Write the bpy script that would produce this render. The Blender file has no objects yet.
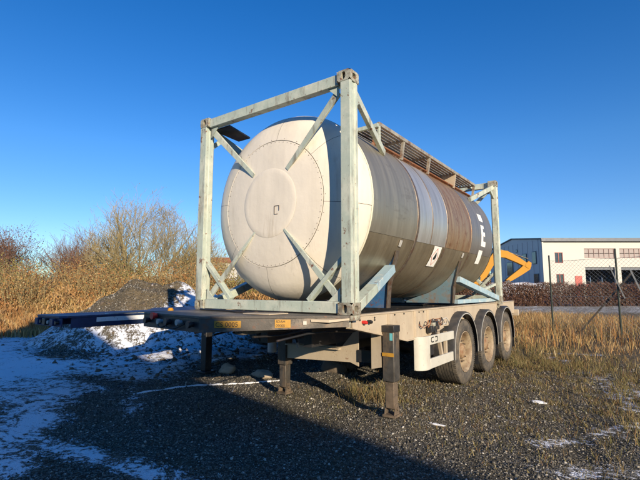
import bpy, math, random
import numpy as np
from mathutils import Vector as V, Matrix, Quaternion, noise as mnoise
random.seed(7); rng = np.random.default_rng(11)
sc = bpy.context.scene
COL = sc.collection
rad = math.radians
# ------------------------------------------------------------------ camera
cd = bpy.data.cameras.new("camera"); cam = bpy.data.objects.new("camera", cd); COL.objects.link(cam)
CX, CY, CZ, YAW, PITCH = 2.3066, -3.6995, 1.5023, 0.6297, 0.1142
cam.location = (CX, CY, CZ); cam.rotation_euler = (math.pi/2 + PITCH, 0, YAW)
cd.sensor_width = 36; cd.lens = 24.293; cd.clip_start = .05; cd.clip_end = 6000
sc.camera = cam
# ------------------------------------------------------------------ world, sun, exposure
SUN_EL = 17.0; SD = V((-.85, .527, 0)).normalized()       # horizontal travel of the light
w = bpy.data.worlds.new("World"); sc.world = w; w.use_nodes = True
nt = w.node_tree; nt.nodes.clear()
sky = nt.nodes.new('ShaderNodeTexSky'); sky.sky_type = 'NISHITA'; sky.sun_disc = False
sky.sun_elevation = rad(SUN_EL); sky.sun_rotation = math.atan2(-SD.x, -SD.y)
sky.altitude = 200; sky.air_density = 1.0; sky.dust_density = .05; sky.ozone_density = 2.2
bg = nt.nodes.new('ShaderNodeBackground'); bg.inputs[1].default_value = .13
wo = nt.nodes.new('ShaderNodeOutputWorld'); hsv = nt.nodes.new('ShaderNodeHueSaturation'); hsv.inputs['Saturation'].default_value = 1.40; hsv.inputs['Hue'].default_value = .514
nt.links.new(sky.outputs[0], hsv.inputs['Color']); geo = nt.nodes.new('ShaderNodeTexCoord'); sx_ = nt.nodes.new('ShaderNodeSeparateXYZ'); nt.links.new(geo.outputs['Generated'], sx_.inputs[0])
rmp = nt.nodes.new('ShaderNodeValToRGB'); nt.links.new(sx_.outputs[2], rmp.inputs[0]); rmp.color_ramp.elements[0].position = 0; rmp.color_ramp.elements[0].color = (.46, .62, .88, 1)
rmp.color_ramp.elements[1].position = .30; rmp.color_ramp.elements[1].color = (1, 1, 1, 1)
mxs = nt.nodes.new('ShaderNodeMix'); mxs.data_type = 'RGBA'; mxs.blend_type = 'MULTIPLY'; mxs.inputs[0].default_value = 1
nt.links.new(hsv.outputs[0], mxs.inputs[6]); nt.links.new(rmp.outputs[0], mxs.inputs[7]); nt.links.new(mxs.outputs[2], bg.inputs[0]); nt.links.new(bg.outputs[0], wo.inputs[0])
ld = bpy.data.lights.new("sun", 'SUN'); ld.energy = 5.0; ld.angle = rad(.5); ld.color = (1, .845, .63)
lo = bpy.data.objects.new("sun", ld); COL.objects.link(lo)
sdir = V((SD.x*math.cos(rad(SUN_EL)), SD.y*math.cos(rad(SUN_EL)), -math.sin(rad(SUN_EL))))
lo.rotation_euler = sdir.to_track_quat('-Z', 'Y').to_euler(); lo.location = (20, -12, 20)
sc.view_settings.view_transform = 'Standard'; sc.view_settings.look = 'None'
sc.view_settings.exposure = .45; sc.view_settings.gamma = 1
RX, RY = V((math.cos(YAW), math.sin(YAW), 0)), V((-math.sin(YAW), math.cos(YAW), 0))
def yard(lat, dist, z=0):                                  # a spot of the yard, measured from where one stands
    return V((CX, CY, 0)) + RX*lat + RY*dist + V((0, 0, z))
# ------------------------------------------------------------------ materials
def N(nt, t, **k):
    n = nt.nodes.new(t)
    for a, b in k.items(): setattr(n, a, b)
    return n
def ramp(nt, fac, stops):
    r = N(nt, 'ShaderNodeValToRGB'); e = r.color_ramp.elements
    while len(e) < len(stops): e.new(.5)
    for el, (p, c) in zip(e, stops):
        el.position = p; el.color = (*c, 1) if len(c) == 3 else c
    nt.links.new(fac, r.inputs[0]); return r.outputs[0]
def noise_n(nt, vec, scale, detail=6, rough=.6, stretch=None, dist=0):
    if stretch:
        m = N(nt, 'ShaderNodeMapping'); m.inputs['Scale'].default_value = stretch
        nt.links.new(vec, m.inputs[0]); vec = m.outputs[0]
    n = N(nt, 'ShaderNodeTexNoise'); n.inputs['Scale'].default_value = scale
    n.inputs['Detail'].default_value = detail; n.inputs['Roughness'].default_value = rough
    n.inputs['Distortion'].default_value = dist
    nt.links.new(vec, n.inputs[0]); return n.outputs[0]
def mix(nt, fac, a, b, mode='MIX'):
    m = N(nt, 'ShaderNodeMix', data_type='RGBA', blend_type=mode)
    for s, v in ((0, fac), (6, a), (7, b)):
        if isinstance(v, (int, float)): m.inputs[s].default_value = v
        elif isinstance(v, tuple): m.inputs[s].default_value = (*v, 1)
        else: nt.links.new(v, m.inputs[s])
    return m.outputs[2]
def sub(c, k): return tuple(min(1, max(0, x*k)) for x in c)
def material(name, col, rough=.6, metal=0., var=.18, vs=4., bump=.0, bs=60., stains=(), rv=.1, spec=.5, stretch=None, island=None):
    """stains: (colour, noise scale, threshold, softness, stretch, strength)"""
    m = bpy.data.materials.new(name); m.use_nodes = True; nt = m.node_tree; nt.nodes.clear()
    b = N(nt, 'ShaderNodeBsdfPrincipled'); o = N(nt, 'ShaderNodeOutputMaterial'); nt.links.new(b.outputs[0], o.inputs[0])
    tc = N(nt, 'ShaderNodeTexCoord'); oi = N(nt, 'ShaderNodeObjectInfo')
    ad = N(nt, 'ShaderNodeVectorMath', operation='ADD'); sc_ = N(nt, 'ShaderNodeVectorMath', operation='SCALE')
    cb = N(nt, 'ShaderNodeCombineXYZ')
    for k in range(3): nt.links.new(oi.outputs['Random'], cb.inputs[k])
    nt.links.new(cb.outputs[0], sc_.inputs[0]); sc_.inputs['Scale'].default_value = 37
    nt.links.new(tc.outputs['Object'], ad.inputs[0]); nt.links.new(sc_.outputs[0], ad.inputs[1]); vec = ad.outputs[0]
    n1 = noise_n(nt, vec, vs, 7, .65, stretch)
    c = ramp(nt, n1, [(.25, sub(col, 1-var)), (.75, sub(col, 1+var))])
    if island:
        g = N(nt, 'ShaderNodeNewGeometry')
        c2 = ramp(nt, g.outputs['Random Per Island'], island)
        c = mix(nt, .9, c, c2)
    for (scol, ss, th, soft, st, amt) in stains:
        n = noise_n(nt, vec, ss, 8, .7, st)
        f = ramp(nt, n, [(max(0, th-soft), (0, 0, 0)), (min(1, th+soft), (amt,)*3)])
        c = mix(nt, f, c, scol)
    nt.links.new(c, b.inputs['Base Color'])
    b.inputs['Metallic'].default_value = metal; b.inputs['Specular IOR Level'].default_value = spec
    r = ramp(nt, n1, [(.2, (max(0, rough-rv),)*3), (.8, (min(1, rough+rv),)*3)]); nt.links.new(r, b.inputs['Roughness'])
    if bump:
        bn = N(nt, 'ShaderNodeBump'); bn.inputs['Strength'].default_value = 1; bn.inputs['Distance'].default_value = bump
        nt.links.new(noise_n(nt, vec, bs, 5, .6), bn.inputs['Height']); nt.links.new(bn.outputs[0], b.inputs['Normal'])
    return m
RUST = (.16, .055, .02)
M = {}
M['frame'] = material('mint_paint', (.41, .465, .395), .55, 0, .10, 6, .0012, 90,
    [((.62, .60, .50), 3, .55, .1, None, .6), ((.17, .145, .11), 8, .59, .06, (1, 1, .18), .75), (RUST, 7, .63, .025, None, .95), ((.07, .04, .03), 30, .70, .02, (1, 1, .4), .9), (RUST, 45, .64, .02, (1, 1, .5), .8)])
M['frame_blue'] = material('pale_blue_paint', (.30, .42, .48), .5, 0, .12, 6, .001, 90,
    [((.55, .56, .50), 4, .58, .05, None, .7), (RUST, 9, .66, .02, None, .9)])
M['saddle'] = material('blue_paint', (.04, .13, .30), .45, 0, .2, 5, .001, 80,
    [((.20, .12, .06), 5, .58, .08, None, .8), (RUST, 12, .64, .03, None, .9)])
M['saddle_grey'] = material('grey_blue_paint', (.14, .22, .27), .5, 0, .2, 5, .001, 80, [((.20, .13, .08), 5, .55, .08, None, .8), (RUST, 12, .62, .03, None, .9)])
M['casting'] = material('rusted_casting', (.42, .42, .34), .7, .05, .2, 12, .002, 60, [((.12, .09, .06), 9, .52, .10, None, .85), (RUST, 24, .58, .05, None, .9)])
M['cream'] = material('cream_cladding', (.74, .67, .56), .40, 0, .06, 2.2, .010, 2.4,
    [((.38, .31, .22), 6, .66, .07, (1, 1, .10), .55)] +
    [((.50, .45, .37), 3.5, .60, .16, (1, 1, .12), .5), ((.40, .36, .30), 16, .68, .05, (1, 1, .15), .5), ((.34, .22, .12), 22, .76, .03, None, .8)])
M['creamedge'] = material('cream_edge', (.70, .66, .50), .45, 0, .05, 3, .001, 6, [((.5, .42, .3), 9, .68, .06, None, .5)])
def clad(name, col, rough, extra=(), metal=.9):
    return material(name, col, rough, metal, .22, 1.6, .0025, 2.3,
        [((.22, .18, .13), 3, .60, .15, (.3, 6, .3), .4), ((.50, .47, .43), 5, .66, .06, (.25, 12, .25), .3)] + list(extra), rv=.08, stretch=(.5, 5, .5))
M['clad_a'] = clad('cladding_dull_steel', (.38, .345, .27), .46, [((.13, .10, .07), 1.3, .62, .06, (.4, 1, 2.5), .5)], .7)
M['clad_b'] = clad('cladding_bright_steel', (.60, .59, .56), .40, [((.35, .30, .24), 2, .56, .08, (.5, 5, .5), .4)], .7)
M['clad_c'] = clad('cladding_rust_tinted', (.38, .27, .16), .46, [((.22, .09, .035), 2.4, .54, .12, (.6, 5, .6), .8), (RUST, 10, .60, .05, None, .6)], .55)
M['clad_d'] = clad('cladding_dark_steel', (.33, .30, .27), .46, (), .75)
M['clad_low'] = clad('cladding_brown_reflection', (.40, .34, .235), .42, [((.20, .14, .09), 1.7, .56, .12, (1, 1, 1), .45), (RUST, 13, .66, .04, None, .7)], .75)  # brown base paints in the ground's reflection; stains and rust lie over it
M['band'] = material('band_steel', (.22, .18, .14), .5, .7, .3, 20, .001, 60, [(RUST, 9, .55, .1, None, .7)])
M['rustrail'] = material('rusty_rail', (.28, .11, .05), .8, .1, .4, 14, .002, 70, [((.45, .40, .33), 6, .6, .05, None, .7)])
M['walk'] = material('walkway_steel', (.44, .40, .32), .6, .5, .25, 8, .001, 70, [(RUST, 6, .56, .08, None, .7)])
M['dark'] = material('dark_gap', (.02, .02, .02), .9)
M['beige'] = material('beige_chassis_paint', (.47, .39, .285), .5, 0, .1, 5, .001, 70,
    [((.30, .22, .15), 3, .6, .12, (1, 1, .3), .6), (RUST, 16, .66, .03, None, .9), ((.2, .14, .09), 28, .68, .03, None, .7)])
M['beigerim'] = material('beige_rim_paint', (.38, .305, .205), .6, 0, .15, 9, .001, 70, [((.20, .13, .075), 6, .52, .1, None, .8), (RUST, 20, .62, .04, None, .8)])
M['greydeck'] = material('worn_grey_deck', (.085, .075, .065), .6, .1, .35, 5, .002, 60, [((.40, .33, .25), 4, .60, .08, None, .7), (RUST, 8, .6, .05, None, .7), ((.28, .23, .17), 2.2, .60, .07, None, .6)])
M['black'] = material('black_painted_steel', (.022, .022, .024), .45, .1, .3, 12, .001, 60, [((.12, .08, .05), 9, .62, .08, None, .7)])
M['legsteel'] = material('weathered_leg_steel', (.075, .068, .06), .5, .3, .35, 9, .001, 60, [((.22, .15, .09), 5, .56, .08, (1, 1, .3), .7), ((.03, .03, .03), 14, .6, .05, None, .8)])
M['legrust'] = material('rusty_leg_steel', (.17, .125, .085), .7, .3, .35, 9, .002, 60, [((.06, .05, .04), 6, .56, .08, None, .9)])
M['rubber'] = material('tyre_rubber', (.050, .046, .041), .82, 0, .2, 12, .0015, 90, [((.20, .16, .11), 6, .52, .12, None, .55), ((.22, .18, .13), 40, .6, .1, None, .3)])
M['hub'] = material('rusty_hub_paint', (.30, .21, .12), .7, 0, .3, 14, .001, 70, [(RUST, 12, .52, .1, None, .8)])
M['mudguard'] = material('black_mudguard_plastic', (.035, .035, .036), .5, 0, .25, 9, .001, 60, [((.15, .125, .10), 5, .58, .15, None, .5)])
M['lip'] = material('grey_trim', (.42, .41, .38), .5, 0, .2, 10)
M['white'] = material('dirty_white_paint', (.53, .51, .44), .45, 0, .08, 5, .0006, 60, [((.20, .14, .09), 22, .67, .03, None, .8), ((.36, .29, .2), 4, .64, .08, (1, 1, .3), .6)])
M['whiteletter'] = material('white_lettering', (.80, .79, .74), .5, 0, .05, 9, 0, 60, [((.35, .32, .28), 25, .64, .03, None, .9)])
M['ink'] = material('black_ink', (.02, .02, .02), .6)
M['redink'] = material('pink_red_ink', (.62, .17, .13), .6)
M['yellow'] = material('yellow_plate', (.46, .24, .03), .5, 0, .15, 20, 0, 60, [((.25, .12, .03), 25, .6, .05, None, .6)])
M['cyan'] = material('turquoise_sticker', (.12, .42, .48), .5)
M['red'] = material('red_plastic', (.55, .03, .025), .45, 0, .15, 20)
M['blue'] = material('blue_trailer_paint', (.014, .040, .12), .5, .1, .25, 5, .001, 70, [((.010, .016, .04), 6, .55, .1, None, .8)])
M['palestrip'] = material('pale_strip', (.78, .79, .80), .8, 0, .05, 9, .002, 50, [((.12, .12, .14), 18, .62, .04, None, .9)])
M['bark'] = material('bark', (.20, .16, .085), .9, 0, .35, 6, .004, 30, [((.14, .15, .06), 4, .55, .1, None, .6)])
M['barkred'] = material('reddish_bark', (.14, .075, .05), .9, 0, .3, 6)
M['twig'] = material('twig_bark', (.27, .21, .10), .9, 0, .3, 3)
M['galv'] = material('fence_wire', (.30, .30, .28), .5, .6, .2, 9)
M['postgreen'] = material('dark_green_post', (.02, .03, .022), .5, 0, .2, 9)
M['postwood'] = material('dark_wood_post', (.055, .045, .035), .9, 0, .4, 20, .003, 40)
M['wallcream'] = material('cream_wall_panel', (.52, .495, .44), .6, 0, .03, .6, 0, 9, [((.60, .54, .45), .8, .65, .15, (1, 1, .2), .35)])
M['wallblue'] = material('blue_grey_wall_panel', (.48, .48, .50), .5, 0, .06, .6)
M['roofgrey'] = material('grey_roof_edge', (.09, .10, .12), .5, .2, .1, 2)
M['redframe'] = material('red_window_frame', (.42, .07, .05), .5)
M['pinkframe'] = material('faded_brown_frame', (.28, .17, .15), .6)
M['glass'] = material('window_glass', (.03, .045, .06), .12, 0, .2, 2, spec=.8)
M['blind'] = material('pinkish_blind', (.33, .28, .26), .7, 0, .12, 4)
M['interior'] = material('dim_interior', (.05, .05, .055), .9)
M['digger'] = material('excavator_yellow', (.46, .205, .010), .75, 0, .08, 3, 0, 50, [((.30, .16, .05), 4, .66, .08, None, .5)])
M['roofred'] = material('red_roof', (.42, .07, .045), .7)
def leafmat(name, stops, rough=.85, stains=()):
    return material(name, stops[0][1], rough, 0, .1, 3, island=stops, spec=.2, stains=stains)
M['drygrass'] = leafmat('dry_grass', [(0, (.33, .20, .085)), (.3, (.50, .35, .17)), (.45, (.17, .10, .045)), (.75, (.60, .41, .18)), (.9, (.20, .17, .06)), (1, (.66, .54, .34))], stains=[((.24, .11, .045), .9, .55, .06, None, .7), ((.13, .11, .045), 1.5, .60, .05, None, .7)])
M['tawny'] = leafmat('tawny_brush', [(0, (.40, .21, .07)), (.25, (.52, .33, .13)), (.42, (.17, .10, .05)), (.65, (.60, .43, .20)), (.8, (.22, .18, .06)), (1, (.46, .36, .22))], stains=[((.30, .12, .04), .55, .52, .07, None, .75), ((.15, .13, .045), .8, .60, .05, None, .7), ((.12, .075, .045), 1.7, .60, .04, None, .6)])
M['orangeleaf'] = leafmat('orange_brown_leaves', [(0, (.28, .12, .045)), (.35, (.40, .21, .07)), (.6, (.13, .08, .045)), (.85, (.30, .25, .085)), (1, (.46, .36, .20))])
M['greenleaf'] = leafmat('olive_leaves', [(0, (.14, .14, .04)), (.4, (.24, .22, .06)), (.7, (.09, .09, .03)), (1, (.38, .30, .09))])
M['redleaf'] = leafmat('dark_red_brown_leaves', [(0, (.11, .055, .038)), (.4, (.17, .085, .055)), (.7, (.065, .042, .03)), (1, (.24, .15, .095))])
M['weed'] = leafmat('low_weeds', [(0, (.12, .12, .04)), (.3, (.26, .20, .09)), (.5, (.10, .10, .035)), (.7, (.20, .10, .05)), (.85, (.13, .09, .05)), (1, (.40, .31, .16))])
M['stone'] = material('gravel_stones', (.09, .085, .07), .85, 0, .2, 8, island=[(0, (.02, .019, .016)), (.4, (.06, .054, .042)), (.7, (.14, .125, .098)), (.9, (.30, .27, .22)), (1, (.55, .52, .46))])
M['clod'] = material('earth_clods', (.13, .10, .07), .95, 0, .3, 6, .01, 20, [((.80, .81, .84), 2.5, .60, .03, None, .9)])
M['rock'] = material('pale_rock', (.40, .32, .23), .9, 0, .3, 7, .01, 20)
M['snowmat'] = material('snow_crust', (.80, .81, .84), .8, 0, .05, 9, .006, 40, [((.08, .075, .07), 14, .62, .04, None, .9)])
# ------------------------------------------------------------------ mesh builder
W = {}
def thing(name, label, cat, loc=(0, 0, 0), rz=0, group=None):
    o = bpy.data.objects.new(name, None); COL.objects.link(o); o.empty_display_size = .2
    o.location = loc; o.rotation_euler = (0, 0, rz); o['label'] = label; o['category'] = cat
    if group: o['group'] = group
    W[o.name] = Matrix.Translation(V(loc)) @ Matrix.Rotation(rz, 4, 'Z')
    return o
class MB:
    def __init__(s): s.v = []; s.f = []
    def add(s, vs, fs):
        n = len(s.v); s.v += [tuple(p) for p in vs]; s.f += [tuple(i+n for i in f) for f in fs]; return s
    def box(s, a, b):
        (x0, y0, z0), (x1, y1, z1) = a, b
        if x0 > x1: x0, x1 = x1, x0
        if y0 > y1: y0, y1 = y1, y0
        if z0 > z1: z0, z1 = z1, z0
        return s.add([(x0,y0,z0),(x1,y0,z0),(x1,y1,z0),(x0,y1,z0),(x0,y0,z1),(x1,y0,z1),(x1,y1,z1),(x0,y1,z1)],
                     [(0,3,2,1),(4,5,6,7),(0,1,5,4),(1,2,6,5),(2,3,7,6),(3,0,4,7)])
    def bar(s, p, q, wd, ht, up=(0, 0, 1), w2=None, h2=None):
        p, q = V(p), V(q); d = (q-p).normalized(); u = V(up)
        if abs(d.dot(u.normalized())) > .98: u = V((0, 1, 0))
        r = d.cross(u).normalized(); u = r.cross(d)
        w2 = wd if w2 is None else w2; h2 = ht if h2 is None else h2
        vs = [c + r*a*ww/2 + u*b*hh/2 for c, ww, hh in ((p, wd, ht), (q, w2, h2)) for a, b in ((-1,-1),(1,-1),(1,1),(-1,1))]
        return s.add(vs, [(3,2,1,0),(4,5,6,7),(0,1,5,4),(1,2,6,5),(2,3,7,6),(3,0,4,7)])
    def tube(s, pts, r, n=8, cap=True):
        pts = [V(p) for p in pts]; rs = r if isinstance(r, (list, tuple)) else [r]*len(pts)
        base = len(s.v); u = None
        for i, p in enumerate(pts):
            d = (pts[min(i+1, len(pts)-1)] - pts[max(i-1, 0)]).normalized()
            if u is None: u = d.orthogonal().normalized()
            u = (u - d*u.dot(d)).normalized(); t = d.cross(u)
            for k in range(n):
                a = 2*math.pi*k/n; s.v.append(tuple(p + (u*math.cos(a) + t*math.sin(a))*rs[i]))
        for i in range(len(pts)-1):
            for k in range(n):
                a = base+i*n; k2 = (k+1) % n; s.f.append((a+k, a+k2, a+n+k2, a+n+k))
        if cap:
            s.f.append(tuple(base+k for k in range(n))[::-1]); s.f.append(tuple(base+(len(pts)-1)*n+k for k in range(n)))
        return s
    def prism(s, poly, ax, a, b):
        """poly in the plane normal to axis ax, extruded from a to b"""
        def P(p, h):
            return {0: (h, p[0], p[1]), 1: (p[0], h, p[1]), 2: (p[0], p[1], h)}[ax]
        n = len(poly); vs = [P(p, a) for p in poly] + [P(p, b) for p in poly]
        return s.add(vs, [tuple(range(n))[::-1], tuple(range(n, 2*n))] + [(i, (i+1) % n, n+(i+1) % n, n+i) for i in range(n)])
    def lathe(s, prof, c, ax=1, n=48, a0=0, a1=2*math.pi, closed=False):
        """prof = [(along, radius)], axis ax through c (0 = X, 1 = Y, 2 = Z)"""
        full = abs(a1-a0-2*math.pi) < 1e-6; m = n if full else n+1; base = len(s.v)
        for (h, r) in prof:
            for k in range(m):
                a = a0+(a1-a0)*k/n; x, y = r*math.cos(a), r*math.sin(a)
                s.v.append({0: (c[0]+h, c[1]+x, c[2]+y), 1: (c[0]+x, c[1]+h, c[2]+y), 2: (c[0]+x, c[1]+y, c[2]+h)}[ax])
        L = len(prof); rows = L if closed else L-1
        for i in range(rows):
            j = (i+1) % L
            for k in range(n):
                k2 = (k+1) % m; s.f.append((base+i*m+k, base+i*m+k2, base+j*m+k2, base+j*m+k))
        return s
    def holeface(s, O, U, Vv, wd, ht, hw, hh, depth, n=16):
        """a face with an oval pocket; O centre, U, Vv in-plane unit vectors"""
        O, U, Vv = V(O), V(U), V(Vv); Nn = U.cross(Vv); base = len(s.v); out = []; inn = []; bk = []
        for k in range(n):
            a = 2*math.pi*(k+.5)/n; c, t = math.cos(a), math.sin(a); q = max(abs(c), abs(t))
            out.append(O + U*(c/q*wd/2) + Vv*(t/q*ht/2))
            e = lambda z: math.copysign(abs(z)**.75, z)
            pi_ = O + U*(e(c)*hw/2) + Vv*(e(t)*hh/2); inn.append(pi_); bk.append(pi_ - Nn*depth)
        s.v += [tuple(p) for p in out+inn+bk]
        for k in range(n):
            k2 = (k+1) % n
            s.f.append((base+k, base+k2, base+n+k2, base+n+k)); s.f.append((base+n+k, base+n+k2, base+2*n+k2, base+2*n+k))
        s.f.append(tuple(base+2*n+k for k in range(n))); return s
    def mesh(s, name, mat, inv=None, smooth=40):
        me = bpy.data.meshes.new(name)
        vs = s.v if inv is None else [tuple(inv @ V(p)) for p in s.v]
        me.from_pydata(vs, [], s.f); me.materials.append(mat)
        if smooth:
            me.polygons.foreach_set('use_smooth', [True]*len(me.polygons)); me.set_sharp_from_angle(angle=rad(smooth))
        me.update(); return me
    def build(s, name, mat, parent=None, local=False, smooth=35, bevel=0, label=None, fix=False):
        inv = None
        if parent is not None and not local: inv = W[parent.name].inverted()
        me = s.mesh(name, M[mat] if isinstance(mat, str) else mat, inv, smooth)
        if fix:
            import bmesh
            b = bmesh.new(); b.from_mesh(me); bmesh.ops.recalc_face_normals(b, faces=b.faces); b.to_mesh(me); b.free()
        o = bpy.data.objects.new(name, me); COL.objects.link(o)
        if parent is not None: o.parent = parent; W[o.name] = W[parent.name]
        if bevel:
            m = o.modifiers.new('bevel', 'BEVEL'); m.width = bevel; m.segments = 2; m.limit_method = 'ANGLE'; m.angle_limit = rad(40); m.harden_normals = False
        if label: o['label'] = label
        return o
def tag(o, label=None, cat=None, kind=None, group=None):
    if label: o['label'] = label
    if cat: o['category'] = cat
    if kind: o['kind'] = kind
    if group: o['group'] = group
    return o
def npmesh(name, vs, faces, nper, mat, parent=None):
    """vs (n,3) array, faces (m,nper) array"""
    me = bpy.data.meshes.new(name); vs = np.ascontiguousarray(vs, dtype=np.float32)
    me.vertices.add(len(vs)); me.vertices.foreach_set('co', vs.ravel())
    m = len(faces); me.loops.add(m*nper); me.loops.foreach_set('vertex_index', np.ascontiguousarray(faces, dtype=np.int32).ravel())
    me.polygons.add(m); me.polygons.foreach_set('loop_start', np.arange(0, m*nper, nper, dtype=np.int32))
    me.update(calc_edges=True); me.materials.append(M[mat]); me.validate()
    o = bpy.data.objects.new(name, me); COL.objects.link(o)
    if parent is not None: o.parent = parent; W[o.name] = W[parent.name]
    return o
def blades_arr(base, h, wd, lean):
    n = len(base); a = rng.uniform(0, 2*np.pi, n); l = rng.uniform(0, 2*np.pi, n)
    wv = np.stack([np.cos(a), np.sin(a), np.zeros(n)], 1)*wd[:, None]/2
    lv = np.stack([np.cos(l), np.sin(l), np.zeros(n)], 1)*(lean*h)[:, None]
    up = np.zeros((n, 3)); up[:, 2] = h
    mid = base + up*.55 + lv*.35; tip = base + up*(1-.3*lean[:, None]) + lv
    vs = np.stack([base-wv, base+wv, mid+wv*.8, mid-wv*.8, tip], 1).reshape(-1, 3)
    i = np.arange(n)[:, None]*5
    f = np.concatenate([i+np.array([[0, 1, 2]]), i+np.array([[0, 2, 3]]), i+np.array([[3, 2, 4]])], 0)
    return vs, f
def flecks_arr(c, size, slim=3.2, up=0):
    n = len(c); a = rng.normal(size=(n, 3)); a[:, 2] += up*np.sign(a[:, 2]); a /= np.linalg.norm(a, axis=1)[:, None]
    b = np.cross(a, rng.normal(size=(n, 3))); b /= np.linalg.norm(b, axis=1)[:, None]
    a = a*size[:, None]/2; b = b*size[:, None]/slim
    vs = np.stack([c-a, c+b, c+a, c-b], 1).reshape(-1, 3); i = np.arange(n)[:, None]*4
    return vs, i+np.array([[0, 1, 2, 3]])
# ------------------------------------------------------------------ ground
def sstep(a, b, x):
    t = np.clip((x-a)/(b-a), 0, 1); return t*t*(3-2*t)
_wv = [(rng.uniform(0, 2*np.pi), rng.uniform(0, 2*np.pi)) for _ in range(40)]
def waves(x, y, lam, k0, k=6):
    r = 0
    for i in range(k):
        a, p = _wv[(k0+i) % 40]; L = lam*(.7+.12*i); r = r + np.sin((x*np.cos(a)+y*np.sin(a))*2*np.pi/L + p)
    return r/k
PILE = (-9.75, 3.75)
def height(x, y):
    x = np.asarray(x, float); y = np.asarray(y, float)
    h = .018*waves(x, y, 2.3, 0) + .010*waves(x, y, .7, 9) + .06*waves(x, y, 17, 20)*sstep(9, 25, np.hypot(x, y-2))
    h = h + .085*np.exp(-(((x+.06)/.5)**2+((y-.95)/.5)**2)) + .07*np.exp(-(((x+1.72)/.5)**2+((y-1.0)/.5)**2))
    for rx in (1.25, 2.75): h = h - .030*np.exp(-((x-rx-.10*np.sin(y*.5)+.25*(y-3))/.16)**2) + .012*np.exp(-((x-rx-.10*np.sin(y*.5)+.25*(y-3))/.34)**2)
    # gravel heap: a long ridge with a shoulder on its right
    for (px, py, hh, R_) in ((PILE[0], PILE[1], 1.85, 2.5), (-10.7, 3.35, 1.25, 2.2), (-9.0, 4.4, 1.72, 2.5), (-8.3, 5.0, 1.45, 2.6), (-7.5, 5.9, 1.0, 2.4)):
        d = np.hypot(x-px, y-py)/R_
        h = np.maximum(h, hh*(1-np.clip(d, 0, 1)**1.25)*(1+.10*waves(x, y, .9, 5)) - .02) if hh > 0 else h
    cl = np.exp(-(((x+6.6)/2.0)**2+((y-2.8)/1.6)**2)) + .6*np.exp(-(((x+4.6)/1.2)**2+((y-3.0)/1.2)**2))
    h = h + cl*(.10+.10*waves(x, y, .8, 14)+.05*waves(x, y, .33, 2))
    return h
def segd(x, y, a, b):
    ax, ay = a; bx, by = b; t = np.clip(((x-ax)*(bx-ax)+(y-ay)*(by-ay))/((bx-ax)**2+(by-ay)**2), 0, 1)
    return np.hypot(x-ax-t*(bx-ax), y-ay-t*(by-ay))
def snowcov(x, y):
    w1 = waves(x, y, 2.6, 3); w2 = waves(x, y, 1.1, 17)
    s = .62*sstep(-3.3, -4.8, x+.5*w1)*sstep(-6, -4, y)*sstep(9, 6, y)
    s = s + .14*sstep(-5.5, -7.5, x + .4*w1)*sstep(1.4, .4, y)
    s = np.maximum(s, .64*np.exp(-(segd(x, y, (-4.9, -.6), (-2.2, -2.3))/.66)**2))
    s = np.maximum(s, .66*np.exp(-(segd(x, y, (-7.4, 1.6), (-4.6, 3.2))/.9)**2))
    s = np.maximum(s, .56*np.exp(-(segd(x, y, (-3.4, -1.75), (-.4, -1.45))/.36)**2))
    s = np.maximum(s, .50*np.exp(-(segd(x, y, (-4.6, .55), (-2.9, -.55))/.32)**2))
    s = np.maximum(s, .36*np.exp(-(segd(x, y, (-3.6, -.3), (-1.7, -1.0))/.30)**2))
    s = s - .35*np.exp(-(((x+8.7)/1.3)**2+((y-1.05)/.5)**2)) - .22*np.exp(-(((x+5.0)/1.2)**2+((y-.1)/.25)**2))
    # right, lit part
    for a, b, r_, am in (((1.5, 1.2), (2.3, 2.5), .28, .55), ((1.7, .5), (2.3, .9), .38, .52), ((.9, 6.2), (2.4, 4.8), .3, .46), ((-.2, 7.6), (1.5, 8.4), .35, .48), ((1.6, 5.7), (2.2, 3.2), .3, .56), ((-.8, 8.5), (.9, 7.0), .4, .56), ((.9, 1.9), (1.3, 1.7), .14, .5), ((2.0, 4.4), (3.6, 3.0), .5, .55)):
        s = np.maximum(s, am*np.exp(-(segd(x, y, a, b)/r_)**2))
    D = -(x-CX)*math.sin(YAW) + (y-CY)*math.cos(YAW); Lt = (x-CX)*math.cos(YAW)+(y-CY)*math.sin(YAW)
    s = np.maximum(s, .47*sstep(24, 28, D)*sstep(46, 40, D)*sstep(6, 10, Lt))
    s = np.maximum(s, .40*sstep(46, 60, D))
    # heap: right flank snowy
    ph = np.exp(-(((x+8.0)/1.4)**2+((y-4.5)/1.3)**2)); s = np.maximum(s, .72*ph)
    dp = np.exp(-(((x+10.4)/1.1)**2+((y-3.3)/1.1)**2)); s = s - .6*dp - .6*np.exp(-(((x+9.75)/.9)**2+((y-3.75)/.75)**2))
    s = s - .34*np.exp(-(((x+9.8)/1.7)**2+((y-3.2)/1.1)**2)**2)*sstep(-7.6, -8.6, x)
    s = np.maximum(s, .45*np.exp(-(((x+8.4)/.5)**2+((y-2.7)/.5)**2)))
    s = s*(1-.9*np.exp(-((np.maximum(np.abs(x+1.2)-1.1, 0)/.5)**2))*sstep(0, .6, y)*sstep(9, 7, y))
    return np.clip(s + .05*w2*(s > .05), 0, 1)
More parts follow.
